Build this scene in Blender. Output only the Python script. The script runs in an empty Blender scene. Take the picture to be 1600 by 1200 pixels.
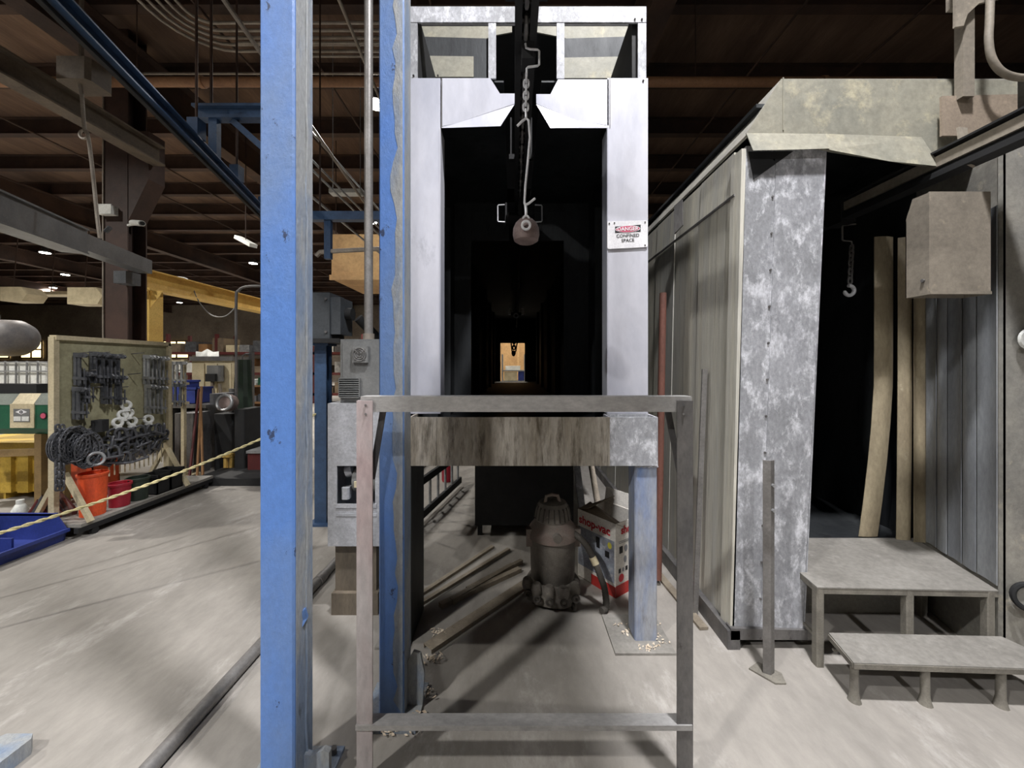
import bpy, math, random
from mathutils import Vector, Matrix
random.seed(7)
S = bpy.context.scene
COL = S.collection
PI = math.pi
V = Vector

# ------------------------------------------------------------------ camera, world, exposure
F, CX, CY, H = 600.0, 803.0, 570.0, 1.5
cd = bpy.data.cameras.new('camera'); cam = bpy.data.objects.new('camera', cd); COL.objects.link(cam)
cam.location = (0, 0, H); cam.rotation_euler = (PI/2, 0, 0)
cd.sensor_width = 36; cd.lens = F/1600*36
cd.shift_x = -(CX-800)/1600; cd.shift_y = -(600-CY)/1600
cd.clip_start = .05; cd.clip_end = 300
S.camera = cam
w = bpy.data.worlds.new('world'); S.world = w; w.use_nodes = True
w.node_tree.nodes['Background'].inputs[0].default_value = (.5, .5, .55, 1)
w.node_tree.nodes['Background'].inputs[1].default_value = .02
S.view_settings.view_transform = 'Standard'; S.view_settings.look = 'None'
S.view_settings.gamma = 1; S.view_settings.use_curve_mapping = False
S.view_settings.exposure = 0.72

LAMP_Z = 6.5
# high bay lamps that light the near hall: x, y, watts, colour
KEY_LAMPS = [(1.0, .45, 205, (1, .985, 1)), (-4.0, -2.5, 215, (1, .98, .95)), (-2.65, 7.4, 60, (1, .98, .95)),
             (.8, -5.2, 190, (1, .985, 1)), (-8.6, 2.2, 240, (1, .96, .9)), (-8.6, 8.4, 300, (1, .95, .88)),
             (-14.6, 8.4, 260, (1, .95, .88)), (-12.9, 19, 340, (1, .95, .88)), (0.2, 17.6, 260, (1, .93, .8)),
             (-21, 17.2, 300, (1, .95, .88)), (-5, 13.5, 160, (1, .95, .88)), (-25, 21.4, 300, (1, .95, .88)),
             (-16, 27, 420, (1, .95, .88)), (-30, 25, 420, (1, .95, .88))]

def P(u, v, d):
    return V(((u-CX)/F*d, d, H-(v-CY)/F*d))

# ------------------------------------------------------------------ materials
def lin(c):
    return tuple(((x/255)/12.92 if x/255 <= .04045 else (((x/255)+.055)/1.055)**2.4) for x in c)+(1,)

def M(name, c1, c2=None, c3=None, sc=5, st=(1, 1, 1), rough=.6, metal=0., bump=.15, p3=.6, s3=None, lo=.38, hi=.64, soft=.07, grain=.22):
    m = bpy.data.materials.new(name); m.use_nodes = True
    nt = m.node_tree; n = nt.nodes; L = nt.links; b = n['Principled BSDF']
    b.inputs['Roughness'].default_value = rough; b.inputs['Metallic'].default_value = metal
    b.inputs['Base Color'].default_value = lin(c1)
    if c2 is None: return m
    tc = n.new('ShaderNodeTexCoord'); oi = n.new('ShaderNodeObjectInfo')
    mp = n.new('ShaderNodeMapping'); mp.inputs['Scale'].default_value = st
    off = n.new('ShaderNodeVectorMath'); off.operation = 'SCALE'; off.inputs[0].default_value = (13, 7, 17)
    L.new(oi.outputs['Random'], off.inputs['Scale'])
    add = n.new('ShaderNodeVectorMath'); add.operation = 'ADD'
    L.new(tc.outputs['Object'], mp.inputs['Vector'])
    L.new(mp.outputs[0], add.inputs[0]); L.new(off.outputs[0], add.inputs[1])
    def noise(scale, det=7, dist=.3, r=.6):
        t = n.new('ShaderNodeTexNoise'); t.inputs['Scale'].default_value = scale
        t.inputs['Detail'].default_value = det; t.inputs['Roughness'].default_value = r; t.inputs['Distortion'].default_value = dist
        L.new(add.outputs[0], t.inputs['Vector']); return t
    def ramp(src, a, bb):
        r = n.new('ShaderNodeMapRange'); r.inputs[1].default_value = a; r.inputs[2].default_value = bb
        L.new(src, r.inputs[0]); return r.outputs[0]
    def mix(f, a, bb):
        x = n.new('ShaderNodeMix'); x.data_type = 'RGBA'
        L.new(f, x.inputs[0])
        for s, k in ((a, 6), (bb, 7)):
            if isinstance(s, tuple): x.inputs[k].default_value = s
            else: L.new(s, x.inputs[k])
        return x.outputs[2]
    t1 = noise(sc)
    col = mix(ramp(t1.outputs[0], lo, hi), lin(c1), lin(c2))
    t2 = noise(s3 or sc*3.1, 11, .15, .74)
    if c3: col = mix(ramp(t2.outputs[0], p3, p3+soft), col, lin(c3))
    t4 = noise((s3 or sc*3.1)*5, 6, 0, .7)           # fine grain: lighter and darker specks of the same colour
    g = n.new('ShaderNodeMapRange'); g.inputs[1].default_value = .3; g.inputs[2].default_value = .7; g.inputs[3].default_value = 1-grain; g.inputs[4].default_value = 1+grain*.6
    L.new(t4.outputs[0], g.inputs[0])
    sc_ = n.new('ShaderNodeVectorMath'); sc_.operation = 'SCALE'; L.new(col, sc_.inputs[0]); L.new(g.outputs[0], sc_.inputs['Scale']); col = sc_.outputs[0]
    L.new(col, b.inputs['Base Color'])
    rr = n.new('ShaderNodeMapRange'); rr.inputs[3].default_value = max(.05, rough-.12); rr.inputs[4].default_value = min(1, rough+.14)
    L.new(t2.outputs[0], rr.inputs[0]); L.new(rr.outputs[0], b.inputs['Roughness'])
    if bump:
        bp = n.new('ShaderNodeBump'); bp.inputs['Strength'].default_value = bump; bp.inputs['Distance'].default_value = .02
        L.new(t2.outputs[0], bp.inputs['Height']); L.new(bp.outputs[0], b.inputs['Normal'])
    return m

def EM(name, c, s):
    m = bpy.data.materials.new(name); m.use_nodes = True; b = m.node_tree.nodes['Principled BSDF']
    b.inputs['Base Color'].default_value = lin(c); b.inputs['Emission Color'].default_value = lin(c); b.inputs['Emission Strength'].default_value = s
    return m

K = {}
K['concrete'] = M('concrete', (132, 128, 122), (162, 157, 150), (196, 192, 187), sc=.9, st=(1, .45, 1), rough=.7, bump=.03, p3=.55, s3=3.2, soft=.25, lo=.3, hi=.7, grain=.16)
K['deck'] = M('roof deck', (112, 90, 74), (84, 65, 54), (132, 108, 90), sc=.5, st=(4, .6, 1), rough=.85, bump=.1, p3=.58, soft=.2)
K['purlin'] = M('purlin', (52, 38, 32), (72, 52, 42), sc=1.5, rough=.75, bump=.03)
K['wallpaint'] = M('hall wall', (120, 110, 98), (95, 86, 76), sc=.5, rough=.85, bump=.03)
K['tanwall'] = M('tan wall', (196, 160, 112), (170, 134, 92), sc=.8, rough=.8, bump=.03)
K['blue'] = M('worn blue paint', (90, 134, 206), (112, 138, 178), (50, 66, 100), sc=1.8, st=(1, 1, .6), rough=.5, bump=.3, p3=.615, s3=14, soft=.025, grain=.1)
K['bluegrey'] = M('scraped blue paint', (158, 161, 162), (128, 144, 166), (98, 106, 116), sc=7, st=(1, 1, .35), rough=.55, bump=.5, p3=.62, s3=20, soft=.08, lo=.44, hi=.6)
K['bluedark'] = M('blue paint', (58, 84, 118), (46, 68, 98), (38, 50, 70), sc=2, rough=.5, bump=.1, p3=.62)
K['galv'] = M('bright galvanised', (204, 205, 214), (172, 175, 188), (140, 142, 152), sc=1.8, st=(1, 1, .4), rough=.42, metal=.2, bump=.06, p3=.63, s3=5, soft=.2, grain=.06)
K['zinc'] = M('stained galvanised', (146, 148, 152), (172, 174, 180), (216, 218, 224), sc=3.0, st=(1, 1, .6), rough=.55, metal=.05, bump=.25, p3=.5, s3=12, soft=.12, grain=.3)
K['zincwall'] = M('streaked galvanised', (192, 191, 184), (210, 206, 190), (120, 116, 104), sc=3.2, st=(1, 2.2, .06), rough=.6, metal=0, bump=.25, p3=.56, s3=14, soft=.16, grain=.25)
K['zinchood'] = M('stained zinc hood', (156, 153, 138), (134, 134, 124), (196, 188, 160), sc=2.2, rough=.6, metal=.05, bump=.12, p3=.54, s3=6, soft=.2)
K['panrust'] = M('stained pan', (136, 128, 114), (178, 172, 162), (76, 67, 52), sc=7, st=(1, 1, .16), rough=.65, metal=.05, bump=.25, p3=.49, s3=16, soft=.16, grain=.35)
K['oldblue'] = M('rubbed blue leg', (164, 168, 176), (108, 136, 186), (120, 118, 114), sc=5, st=(1, 1, .25), rough=.55, bump=.4, p3=.58, s3=12, soft=.14)
K['steel'] = M('dark steel', (96, 95, 96), (124, 122, 120), (78, 74, 72), sc=5, st=(1, 1, .5), rough=.5, metal=.4, bump=.15, p3=.6, s3=12)
K['railsteel'] = M('worn rail steel', (168, 167, 166), (190, 188, 186), (136, 133, 131), sc=5, st=(.5, 1, 1), rough=.5, metal=.35, bump=.2, p3=.6, s3=12, soft=.15)
K['pinkpost'] = M('faded red post', (178, 160, 160), (192, 186, 186), (150, 118, 118), sc=4.5, st=(1, 1, .35), rough=.55, metal=.1, bump=.25, p3=.58, s3=7, soft=.2)
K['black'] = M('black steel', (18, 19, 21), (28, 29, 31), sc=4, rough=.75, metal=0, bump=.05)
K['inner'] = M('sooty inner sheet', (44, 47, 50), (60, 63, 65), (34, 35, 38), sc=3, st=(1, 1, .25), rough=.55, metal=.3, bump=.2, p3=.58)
K['rod'] = M('bare wire', (232, 233, 236), (206, 208, 212), sc=20, rough=.4, metal=.1, bump=.05)
K['rustiron'] = M('rusty iron', (112, 96, 92), (142, 126, 122), (82, 64, 58), sc=12, rough=.55, metal=.35, bump=.3, p3=.6)
K['rustpipe'] = M('rust pipe', (120, 78, 66), (98, 64, 54), sc=6, st=(1, 1, .4), rough=.7, bump=.15)
K['cabinet'] = M('grey cabinet', (104, 106, 106), (122, 123, 122), (84, 85, 84), sc=4, rough=.55, bump=.08, p3=.64)
K['box'] = M('chalky metal box', (186, 188, 194), (156, 158, 162), (206, 206, 208), sc=5, rough=.55, metal=.15, bump=.3, p3=.58, s3=14, soft=.14)
K['post'] = M('brown grey post', (116, 106, 92), (92, 84, 74), sc=5, st=(1, 1, .3), rough=.65, bump=.2)
K['pipe'] = M('grey conduit', (140, 138, 136), (116, 113, 110), (158, 156, 152), sc=5, rough=.45, metal=.4, bump=.1, p3=.62)
K['conduit'] = M('pale conduit', (168, 160, 150), (140, 132, 122), sc=4, rough=.45, metal=.3, bump=.05)
K['brown'] = M('brown column paint', (68, 49, 42), (54, 39, 34), sc=3, rough=.6, bump=.08)
K['tanpipe'] = M('tan sprinkler pipe', (164, 122, 88), (140, 102, 74), sc=2, rough=.6, bump=.05)
K['beam'] = M('dusty crane beam', (104, 92, 78), (84, 74, 64), sc=2, rough=.7, bump=.1)
K['jib'] = M('grey jib paint', (98, 101, 105), (78, 81, 85), (120, 122, 124), sc=3, rough=.4, metal=.2, bump=.06, p3=.64)
K['jibdark'] = M('dark grey casing', (74, 79, 84), (60, 64, 68), sc=4, rough=.5, metal=.1, bump=.05)
K['yellow'] = M('yellow gantry paint', (214, 180, 100), (196, 160, 84), (168, 136, 76), sc=3, rough=.55, bump=.05, p3=.64)
K['rope'] = M('yellow rope', (222, 212, 164), (194, 184, 138), sc=30, rough=.8, bump=.2)
K['binblue'] = M('blue plastic', (54, 70, 148), (44, 58, 122), sc=5, rough=.42, bump=.03)
K['bingrey'] = M('grey plastic', (96, 98, 100), (116, 118, 118), sc=5, rough=.6, bump=.05)
K['board'] = M('olive pegboard', (176, 172, 140), (152, 148, 118), (138, 132, 104), sc=3, rough=.7, bump=.05, p3=.64)
K['cream'] = M('cream paint', (208, 196, 164), (184, 172, 142), sc=4, rough=.6, bump=.05)
K['tool'] = M('dark tool steel', (72, 74, 79), (100, 102, 107), sc=9, rough=.4, metal=.25, bump=.15)
K['silver'] = M('silver tool steel', (176, 178, 180), (136, 138, 140), sc=9, rough=.35, metal=.5, bump=.1)
K['white'] = M('white plastic', (226, 228, 224), (204, 206, 202), sc=4, rough=.5, bump=.02)
K['green'] = M('machine green', (28, 92, 66), (24, 76, 56), (60, 100, 80), sc=4, rough=.45, bump=.04, p3=.68)
K['greytop'] = M('dusty machine top', (112, 120, 112), (92, 98, 92), sc=5, rough=.6, bump=.1)
K['tank'] = M('grey tank', (122, 116, 112), (92, 90, 92), sc=4, rough=.55, bump=.05)
K['yellowbin'] = M('yellow plastic', (206, 172, 70), (180, 148, 58), (150, 124, 56), sc=4, rough=.6, bump=.1, p3=.62)
K['orange'] = M('orange plastic', (228, 92, 46), (206, 76, 38), (236, 128, 88), sc=6, st=(1, 1, .4), rough=.5, bump=.05, p3=.62)
K['red'] = M('red plastic', (170, 32, 52), (140, 26, 44), sc=5, rough=.5, bump=.03)
K['darkgreen'] = M('dark green plastic', (44, 58, 46), (34, 44, 38), sc=5, rough=.55, bump=.05)
K['maroon'] = M('maroon paint', (92, 36, 36), (76, 30, 30), sc=5, rough=.6, bump=.03)
K['wood'] = M('weathered wood', (150, 112, 72), (122, 88, 56), sc=6, st=(1, 1, .2), rough=.75, bump=.1)
K['tanleg'] = M('tan painted leg', (140, 116, 74), (116, 94, 60), sc=5, rough=.65, bump=.1)
K['dusty'] = M('dusty grey plastic', (126, 121, 113), (100, 95, 89), (146, 138, 128), sc=9, rough=.8, bump=.15, p3=.6)
K['dustyred'] = M('dusty red plastic', (136, 120, 113), (128, 120, 112), (142, 102, 96), sc=11, rough=.8, bump=.15, p3=.6)
K['hose'] = M('hose rubber', (82, 78, 72), (62, 58, 54), sc=9, rough=.75, bump=.1)
K['carton'] = M('printed carton', (232, 228, 220), (212, 208, 200), sc=5, rough=.75, bump=.02)
K['cartonart'] = M('carton picture print', (168, 176, 190), (110, 112, 122), (208, 206, 204), sc=7, rough=.7, bump=0, p3=.56, soft=.1)
K['cardboard'] = M('brown cardboard', (122, 108, 90), (100, 88, 74), sc=5, rough=.85, bump=.05)
K['redink'] = M('red print', (190, 30, 44)); K['inkblack'] = M('black print', (28, 28, 30)); K['inkgrey'] = M('grey print', (130, 132, 136)); K['inkyellow'] = M('yellow print', (196, 186, 70))
K['redband'] = M('red carton band', (186, 50, 44), (166, 42, 38), sc=6, rough=.7, bump=.02)
K['dangerred'] = M('danger red', (196, 84, 112)); K['signwhite'] = M('sign white', (240, 240, 242), (228, 228, 232), sc=12, rough=.4, bump=.02)
K['floorsteel'] = M('dusty steel stock', (128, 118, 104), (154, 144, 128), (104, 92, 78), sc=6, rough=.6, metal=.2, bump=.2, p3=.6)
K['flake'] = M('paint flakes', (226, 214, 196), (200, 180, 156), sc=20, rough=.7, bump=.1)
K['dustplate'] = M('dusty step plate', (142, 139, 133), (124, 121, 115), (164, 161, 155), sc=3, rough=.8, bump=.1, p3=.58, s3=8, soft=.2)
K['dustleg'] = M('dusty step leg', (132, 128, 118), (108, 104, 96), sc=8, rough=.75, bump=.2)
K['striptan'] = M('tan curtain strip', (170, 158, 132), (138, 126, 104), (186, 175, 150), sc=4, st=(1, 1, .35), rough=.5, bump=.2, p3=.6)
K['stripgrey'] = M('grey curtain strip', (150, 154, 158), (126, 130, 136), (172, 174, 176), sc=4, st=(1, 1, .3), rough=.45, bump=.2, p3=.62)
K['panelgrey'] = M('grey booth panel', (164, 161, 152), (138, 137, 132), (180, 173, 158), sc=2.5, rough=.55, metal=.1, bump=.15, p3=.6)
K['hoodtan'] = M('tan dusty cover', (146, 138, 125), (124, 117, 106), (160, 150, 133), sc=3, rough=.65, bump=.12, p3=.6)
K['patch'] = M('primed patch plate', (150, 136, 120), (134, 122, 108), sc=5, rough=.7, bump=.08)
K['lampglow'] = EM('lamp lens', (255, 250, 240), 22)
K['farglow'] = EM('far daylit pane', (255, 224, 160), 2.2)
K['lampbody'] = M('lamp housing', (60, 60, 62), (80, 80, 82), sc=5, rough=.5, bump=.02)

# ------------------------------------------------------------------ mesh helpers
ORG = {}
class MB:
    def __init__(s): s.v = []; s.f = []
    def add(s, vs, fs):
        o = len(s.v); s.v += [V(p) for p in vs]; s.f += [tuple(i+o for i in f) for f in fs]; return s
    def box(s, x0, x1, y0, y1, z0, z1):
        return s.hexa([(x0, y0, z0), (x1, y0, z0), (x1, y1, z0), (x0, y1, z0), (x0, y0, z1), (x1, y0, z1), (x1, y1, z1), (x0, y1, z1)])
    def hexa(s, p):
        return s.add(p, [(0, 3, 2, 1), (4, 5, 6, 7), (0, 1, 5, 4), (1, 2, 6, 5), (2, 3, 7, 6), (3, 0, 4, 7)])
    def cbox(s, c, sx, sy, sz):
        return s.box(c[0]-sx/2, c[0]+sx/2, c[1]-sy/2, c[1]+sy/2, c[2]-sz/2, c[2]+sz/2)
    def bbox(s, x0, x1, y0, y1, z0, z1, b):          # box with chamfered vertical edges
        pts = [(x0+b, y0), (x1-b, y0), (x1, y0+b), (x1, y1-b), (x1-b, y1), (x0+b, y1), (x0, y1-b), (x0, y0+b)]
        return s.prism([(x, y, z0) for x, y in pts], (0, 0, z1-z0))
    def prism(s, pts, ext):
        n = len(pts); e = V(ext); a = [V(p) for p in pts]
        return s.add(a+[p+e for p in a], [tuple(range(n))[::-1], tuple(range(n, 2*n))]+[(i, (i+1) % n, n+(i+1) % n, n+i) for i in range(n)])
    def bar(s, p0, p1, w, h, up=(0, 0, 1)):
        p0, p1 = V(p0), V(p1); d = (p1-p0).normalized(); u = V(up)
        if abs(d.dot(u)) > .98: u = V((0, 1, 0))
        r = d.cross(u).normalized(); u = r.cross(d).normalized()
        q = [r*(-w/2)+u*(-h/2), r*(w/2)+u*(-h/2), r*(w/2)+u*(h/2), r*(-w/2)+u*(h/2)]
        return s.prism([p0+k for k in q], p1-p0)
    def tube(s, path, r, n=8, closed=False, cap=True):
        path = [V(p) for p in path]; m = len(path); rs = r if isinstance(r, (list, tuple)) else [r]*m
        o = len(s.v); nrm = None; vs = []
        for i, p in enumerate(path):
            if closed: t = (path[(i+1) % m]-path[i-1]).normalized()
            else: t = (path[min(i+1, m-1)]-path[max(i-1, 0)]).normalized()
            if nrm is None:
                nrm = t.cross(V((0, 0, 1))) if abs(t.z) < .9 else t.cross(V((0, 1, 0)))
            nrm = (nrm-t*nrm.dot(t)).normalized(); b = t.cross(nrm)
            for k in range(n):
                a = 2*PI*k/n; vs.append(p+(nrm*math.cos(a)+b*math.sin(a))*rs[i])
        fs = []
        for i in range(m if closed else m-1):
            j = (i+1) % m
            for k in range(n):
                fs.append((i*n+k, i*n+(k+1) % n, j*n+(k+1) % n, j*n+k))
        if cap and not closed: fs += [tuple(range(n))[::-1], tuple(range((m-1)*n, m*n))]
        return s.add(vs, fs)
    def cyl(s, p0, p1, r0, r1=None, n=16): return s.tube([p0, p1], [r0, r1 if r1 is not None else r0], n)
    def lathe(s, prof, c, n=24, axis=(0, 0, 1)):
        c = V(c); q = V((0, 0, 1)).rotation_difference(V(axis)); vs = []; m = len(prof)
        for r, z in prof:
            for k in range(n):
                a = 2*PI*k/n; vs.append(c+q @ V((r*math.cos(a), r*math.sin(a), z)))
        fs = [(i*n+k, i*n+(k+1) % n, (i+1)*n+(k+1) % n, (i+1)*n+k) for i in range(m-1) for k in range(n)]
        fs += [tuple(range(n))[::-1], tuple(range((m-1)*n, m*n))]
        return s.add(vs, fs)
    def ring(s, c, R, r, axis=(0, 1, 0), n=16, k=6, sx=1, sy=1):
        q = V((0, 0, 1)).rotation_difference(V(axis)); c = V(c)
        return s.tube([c+q @ V((R*sx*math.cos(2*PI*i/n), R*sy*math.sin(2*PI*i/n), 0)) for i in range(n)], r, k, True)
    def chain(s, p0, p1, L, r, k=6):
        p0, p1 = V(p0), V(p1); d = p1-p0; n = max(1, round(d.length/(L-2.4*r))); t = d.normalized()
        a = t.cross(V((0, 1, 0))) if abs(t.y) < .9 else t.cross(V((1, 0, 0))); a.normalize(); b = t.cross(a)
        for i in range(n):
            c = p0+d*((i+.5)/n); side = a if i % 2 else b; hl = L/2-L*.28; w_ = L*.28
            pts = [c+t*(hl+w_*math.sin(x))+side*(w_*math.cos(x)) for x in (0, PI/4, PI/2, 3*PI/4, PI)]
            pts += [c-t*(hl+w_*math.sin(x))-side*(w_*math.cos(x)) for x in (0, PI/4, PI/2, 3*PI/4, PI)]
            s.tube(pts, r, k, True)
        return s
    def sheet(s, quad, n, th):                       # thick polygon: pts, normal
        return s.prism(quad, V(n).normalized()*th)
    def grid(s, rows, th, n):                        # rows of points -> thick surface
        a = len(rows); b = len(rows[0]); N = V(n).normalized()*th
        vs = [V(p) for r in rows for p in r]; vs += [p+N for p in vs]; k = a*b; fs = []
        for i in range(a-1):
            for j in range(b-1):
                q = (i*b+j, i*b+j+1, (i+1)*b+j+1, (i+1)*b+j); fs += [q, tuple(x+k for x in q[::-1])]
        for j in range(b-1): fs += [(j, k+j, k+j+1, j+1), ((a-1)*b+j, (a-1)*b+j+1, k+(a-1)*b+j+1, k+(a-1)*b+j)]
        for i in range(a-1): fs += [(i*b, (i+1)*b, k+(i+1)*b, k+i*b), (i*b+b-1, k+i*b+b-1, k+(i+1)*b+b-1, (i+1)*b+b-1)]
        return s.add(vs, fs)
    def build(s, name, mat, parent=None, smooth=False, org=None):
        if parent is not None: org = ORG[parent.name]
        if org is None:
            xs = [p.x for p in s.v]; ys = [p.y for p in s.v]; zs = [p.z for p in s.v]
            org = V(((min(xs)+max(xs))/2, (min(ys)+max(ys))/2, min(zs)))
        me = bpy.data.meshes.new(name); me.from_pydata([tuple(p-org) for p in s.v], [], s.f); me.update()
        fix_normals(me)
        me.materials.append(K[mat])
        o = bpy.data.objects.new(name, me); COL.objects.link(o)
        if parent is None: o.location = org
        else: o.parent = parent
        ORG[o.name] = V(org)
        if smooth:
            for p in me.polygons: p.use_smooth = True
            me.set_sharp_from_angle(angle=math.radians(40))
        return o
import bmesh
def fix_normals(me):
    bm = bmesh.new(); bm.from_mesh(me); bmesh.ops.recalc_face_normals(bm, faces=bm.faces); bm.to_mesh(me); bm.free()

def tag(o, label=None, cat=None, group=None, kind=None):
    if label: o['label'] = label
    if cat: o['category'] = cat
    if group: o['group'] = group
    if kind: o['kind'] = kind
    return o
def thing(name, label, cat, loc=(0, 0, 0), group=None):
    o = bpy.data.objects.new(name, None); COL.objects.link(o); o.location = loc; o.empty_display_size = .1
    ORG[o.name] = V(loc); return tag(o, label, cat, group)
def struct(o): o['kind'] = 'structure'; return o
def copy_tree(o, parent=None, loc=None, rz=None, label=None):
    c = o.copy(); COL.objects.link(c); c.parent = parent
    if loc is not None: c.location = loc
    if rz is not None: c.rotation_euler = (0, 0, rz)
    if label: c['label'] = label
    ORG[c.name] = V(loc) if loc is not None else ORG.get(o.name, V((0, 0, 0)))
    for ch in list(o.children): copy_tree(ch, c)
    return c
DG = None
def text_part(name, s, size, org, xa, ya, mat, parent, align='CENTER', th=.0008, bold=0.0):
    cu = bpy.data.curves.new('t', 'FONT'); cu.body = s; cu.size = size; cu.align_x = align; cu.align_y = 'CENTER'; cu.resolution_u = 3
    cu.offset = bold
    ob = bpy.data.objects.new('t', cu); COL.objects.link(ob)
    me = bpy.data.meshes.new_from_object(ob.evaluated_get(bpy.context.evaluated_depsgraph_get()))
    xa, ya = V(xa).normalized(), V(ya).normalized(); na = xa.cross(ya)
    vs = [V(org)+xa*v.co.x+ya*v.co.y+na*th for v in me.vertices]; fs = [tuple(p.vertices) for p in me.polygons]
    bpy.data.objects.remove(ob); bpy.data.curves.remove(cu); bpy.data.meshes.remove(me)
    m = bpy.data.meshes.new(name); o0 = ORG[parent.name]; m.from_pydata([tuple(p-o0) for p in vs], [], fs); m.update(); m.materials.append(K[mat])
    o = bpy.data.objects.new(name, m); COL.objects.link(o); o.parent = parent; ORG[o.name] = o0
    return o
def angle_profile(a, t, fx=1, fy=1):                 # L section in x,y from the corner
    return [(0, 0), (a*fx, 0), (a*fx, t*fy), (t*fx, t*fy), (t*fx, a*fy), (0, a*fy)]
def lpost(mb, x, y, z0, z1, a, t, fx=1, fy=1):
    return mb.prism([(x+px, y+py, z0) for px, py in angle_profile(a, t, fx, fy)], (0, 0, z1-z0))

# ------------------------------------------------------------------ the hall
X0, X1, Y0, Y1, ZR = -48, 14, -9, 34, 7.1
struct(MB().box(X0, X1, Y0, Y1, -.2, 0).build('floor', 'concrete'))
struct(MB().box(X0-.2, X0, Y0, Y1, 0, ZR).build('wall_left', 'wallpaint'))
struct(MB().box(X1, X1+.2, Y0, Y1, 0, ZR).build('wall_right', 'wallpaint'))
struct(MB().box(X0, X1, Y0-.2, Y0, 0, ZR).build('wall_front', 'wallpaint'))
wb = struct(MB().box(X0, X1, Y1, Y1+.2, 0, ZR).build('wall_back', 'wallpaint'))
ceil = struct(MB().box(X0, X1, Y0, Y1, ZR, ZR+.1).build('ceiling', 'deck'))
pm = None
k = 0
y = Y0+.7
while y < Y1:
    if pm is None:
        mb = MB(); mb.box(X0, X1, y-.008, y+.008, ZR-.36, ZR); mb.box(X0, X1, y-.08, y+.08, ZR-.375, ZR-.36)
        mb.box(X0, X1, y-.08, y+.08, ZR-.015, ZR)
        pm = mb.build('purlin', 'purlin', ceil); pm_y = y
    else:
        c = pm.copy(); COL.objects.link(c); c.parent = ceil; c.location = (0, y-pm_y, 0)
    y += 1.55
gm = None
for gx in (-30.3, -22.3, -14.3, -6.3, 1.9, 9.9):
    if gm is None:
        mb = MB(); mb.box(gx-.01, gx+.01, Y0, Y1, ZR-1.0, ZR-.37); mb.box(gx-.15, gx+.15, Y0, Y1, ZR-1.02, ZR-1.0); mb.box(gx-.15, gx+.15, Y0, Y1, ZR-.4, ZR-.376)
        gm = mb.build('girder', 'purlin', ceil); gm_x = gx
    else:
        c = gm.copy(); COL.objects.link(c); c.parent = ceil; c.location = (gx-gm_x, 0, 0)
# bridging rods between purlins
br = None
for bx in (-25, -18.5, -10.8, -9.2, -4.6, -3.4, -1.2, 4.2, 6.0):
    if br is None:
        br = MB().cyl((bx, Y0, ZR-.39), (bx, Y1, ZR-.39), .02, n=6).build('bridging_rod', 'purlin', ceil); bx0 = bx
    else:
        c = br.copy(); COL.objects.link(c); c.parent = ceil; c.location = (bx-bx0, 0, 0)
# lit windows on the far wall and a partition behind the tunnel
for i, (a, b) in enumerate(((-47.6, -44.6), (-43.6, -41.7), (-41.2, -39.0), (-31.0, -28.6))):
    if a < X0: continue
    o = struct(MB().box(a, b, Y1-.06, Y1-.01, 2.1, 3.6).build('window_%d' % i, 'farglow'))
    f = MB()
    for xx in (a, (a+b)/2, b): f.box(xx-.06, xx+.06, Y1-.1, Y1-.06, 2.1, 3.6)
    for zz in (2.1, 2.85, 3.6): f.box(a-.06, b+.06, Y1-.1, Y1-.06, zz-.06, zz+.06)
    f.build('window_frame', 'purlin', o)
o = struct(MB().box(-3.2, 4.2, 20.4, 20.55, 0, 4.6).build('wall_partition', 'tanwall'))
for i in range(18): MB().box(-3.1+i*.41, -3.0+i*.41, 20.36, 20.4, 0, 4.6).build('wall_rib', 'tanwall', o)

# high bay lamps
def lamp_proto():
    t = thing('high_bay_lamp', 'x', 'lamp', (0, 0, 0), 'high bay lamps of the hall')
    MB().lathe([(.02, .25), (.10, .24), (.12, .14), (.19, .10), (.20, .02), (.185, .02)], (0, 0, 0), 20).build('housing', 'lampbody', t, True)
    MB().lathe([(.0, .005), (.175, .005), (.175, .02), (0, .02)], (0, 0, 0), 20).build('lens', 'lampglow', t)
    MB().cyl((0, 0, .24), (0, 0, ZR-LAMP_Z-.3), .008, n=6).build('hanger', 'lampbody', t)
    return t
lp = lamp_proto()
FAR = [(-8.6, 14.6), (-8.6, 26), (-24, 28), (-18, 32), (-27, 31), (-33, 30), (-10, 31), (-36, 29), (-14.6, 14), (-21, 12), (-29, 15), (-34.5, 21)]
LLAB = 'bright round high bay lamp hanging under the dark roof'
lamps = []
for i, (x, yy) in enumerate([k[:2] for k in KEY_LAMPS]+FAR):
    o = lp if i == 0 else copy_tree(lp)
    o.location = (x, yy, LAMP_Z); o['label'] = LLAB; lamps.append(o)
lamps[2]['label'] = 'dazzling round lamp seen between the tall grey conduit and the middle blue column'
for o, (x, yy, wt, c) in zip(lamps, KEY_LAMPS):
    ld = bpy.data.lights.new('lamp_light', 'AREA'); ld.shape = 'DISK'; ld.size = .34; ld.energy = wt; ld.color = c; ld.spread = 2.5
    lo = bpy.data.objects.new('lamp_light', ld); COL.objects.link(lo); lo.location = (0, 0, -.01); lo.parent = o

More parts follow.
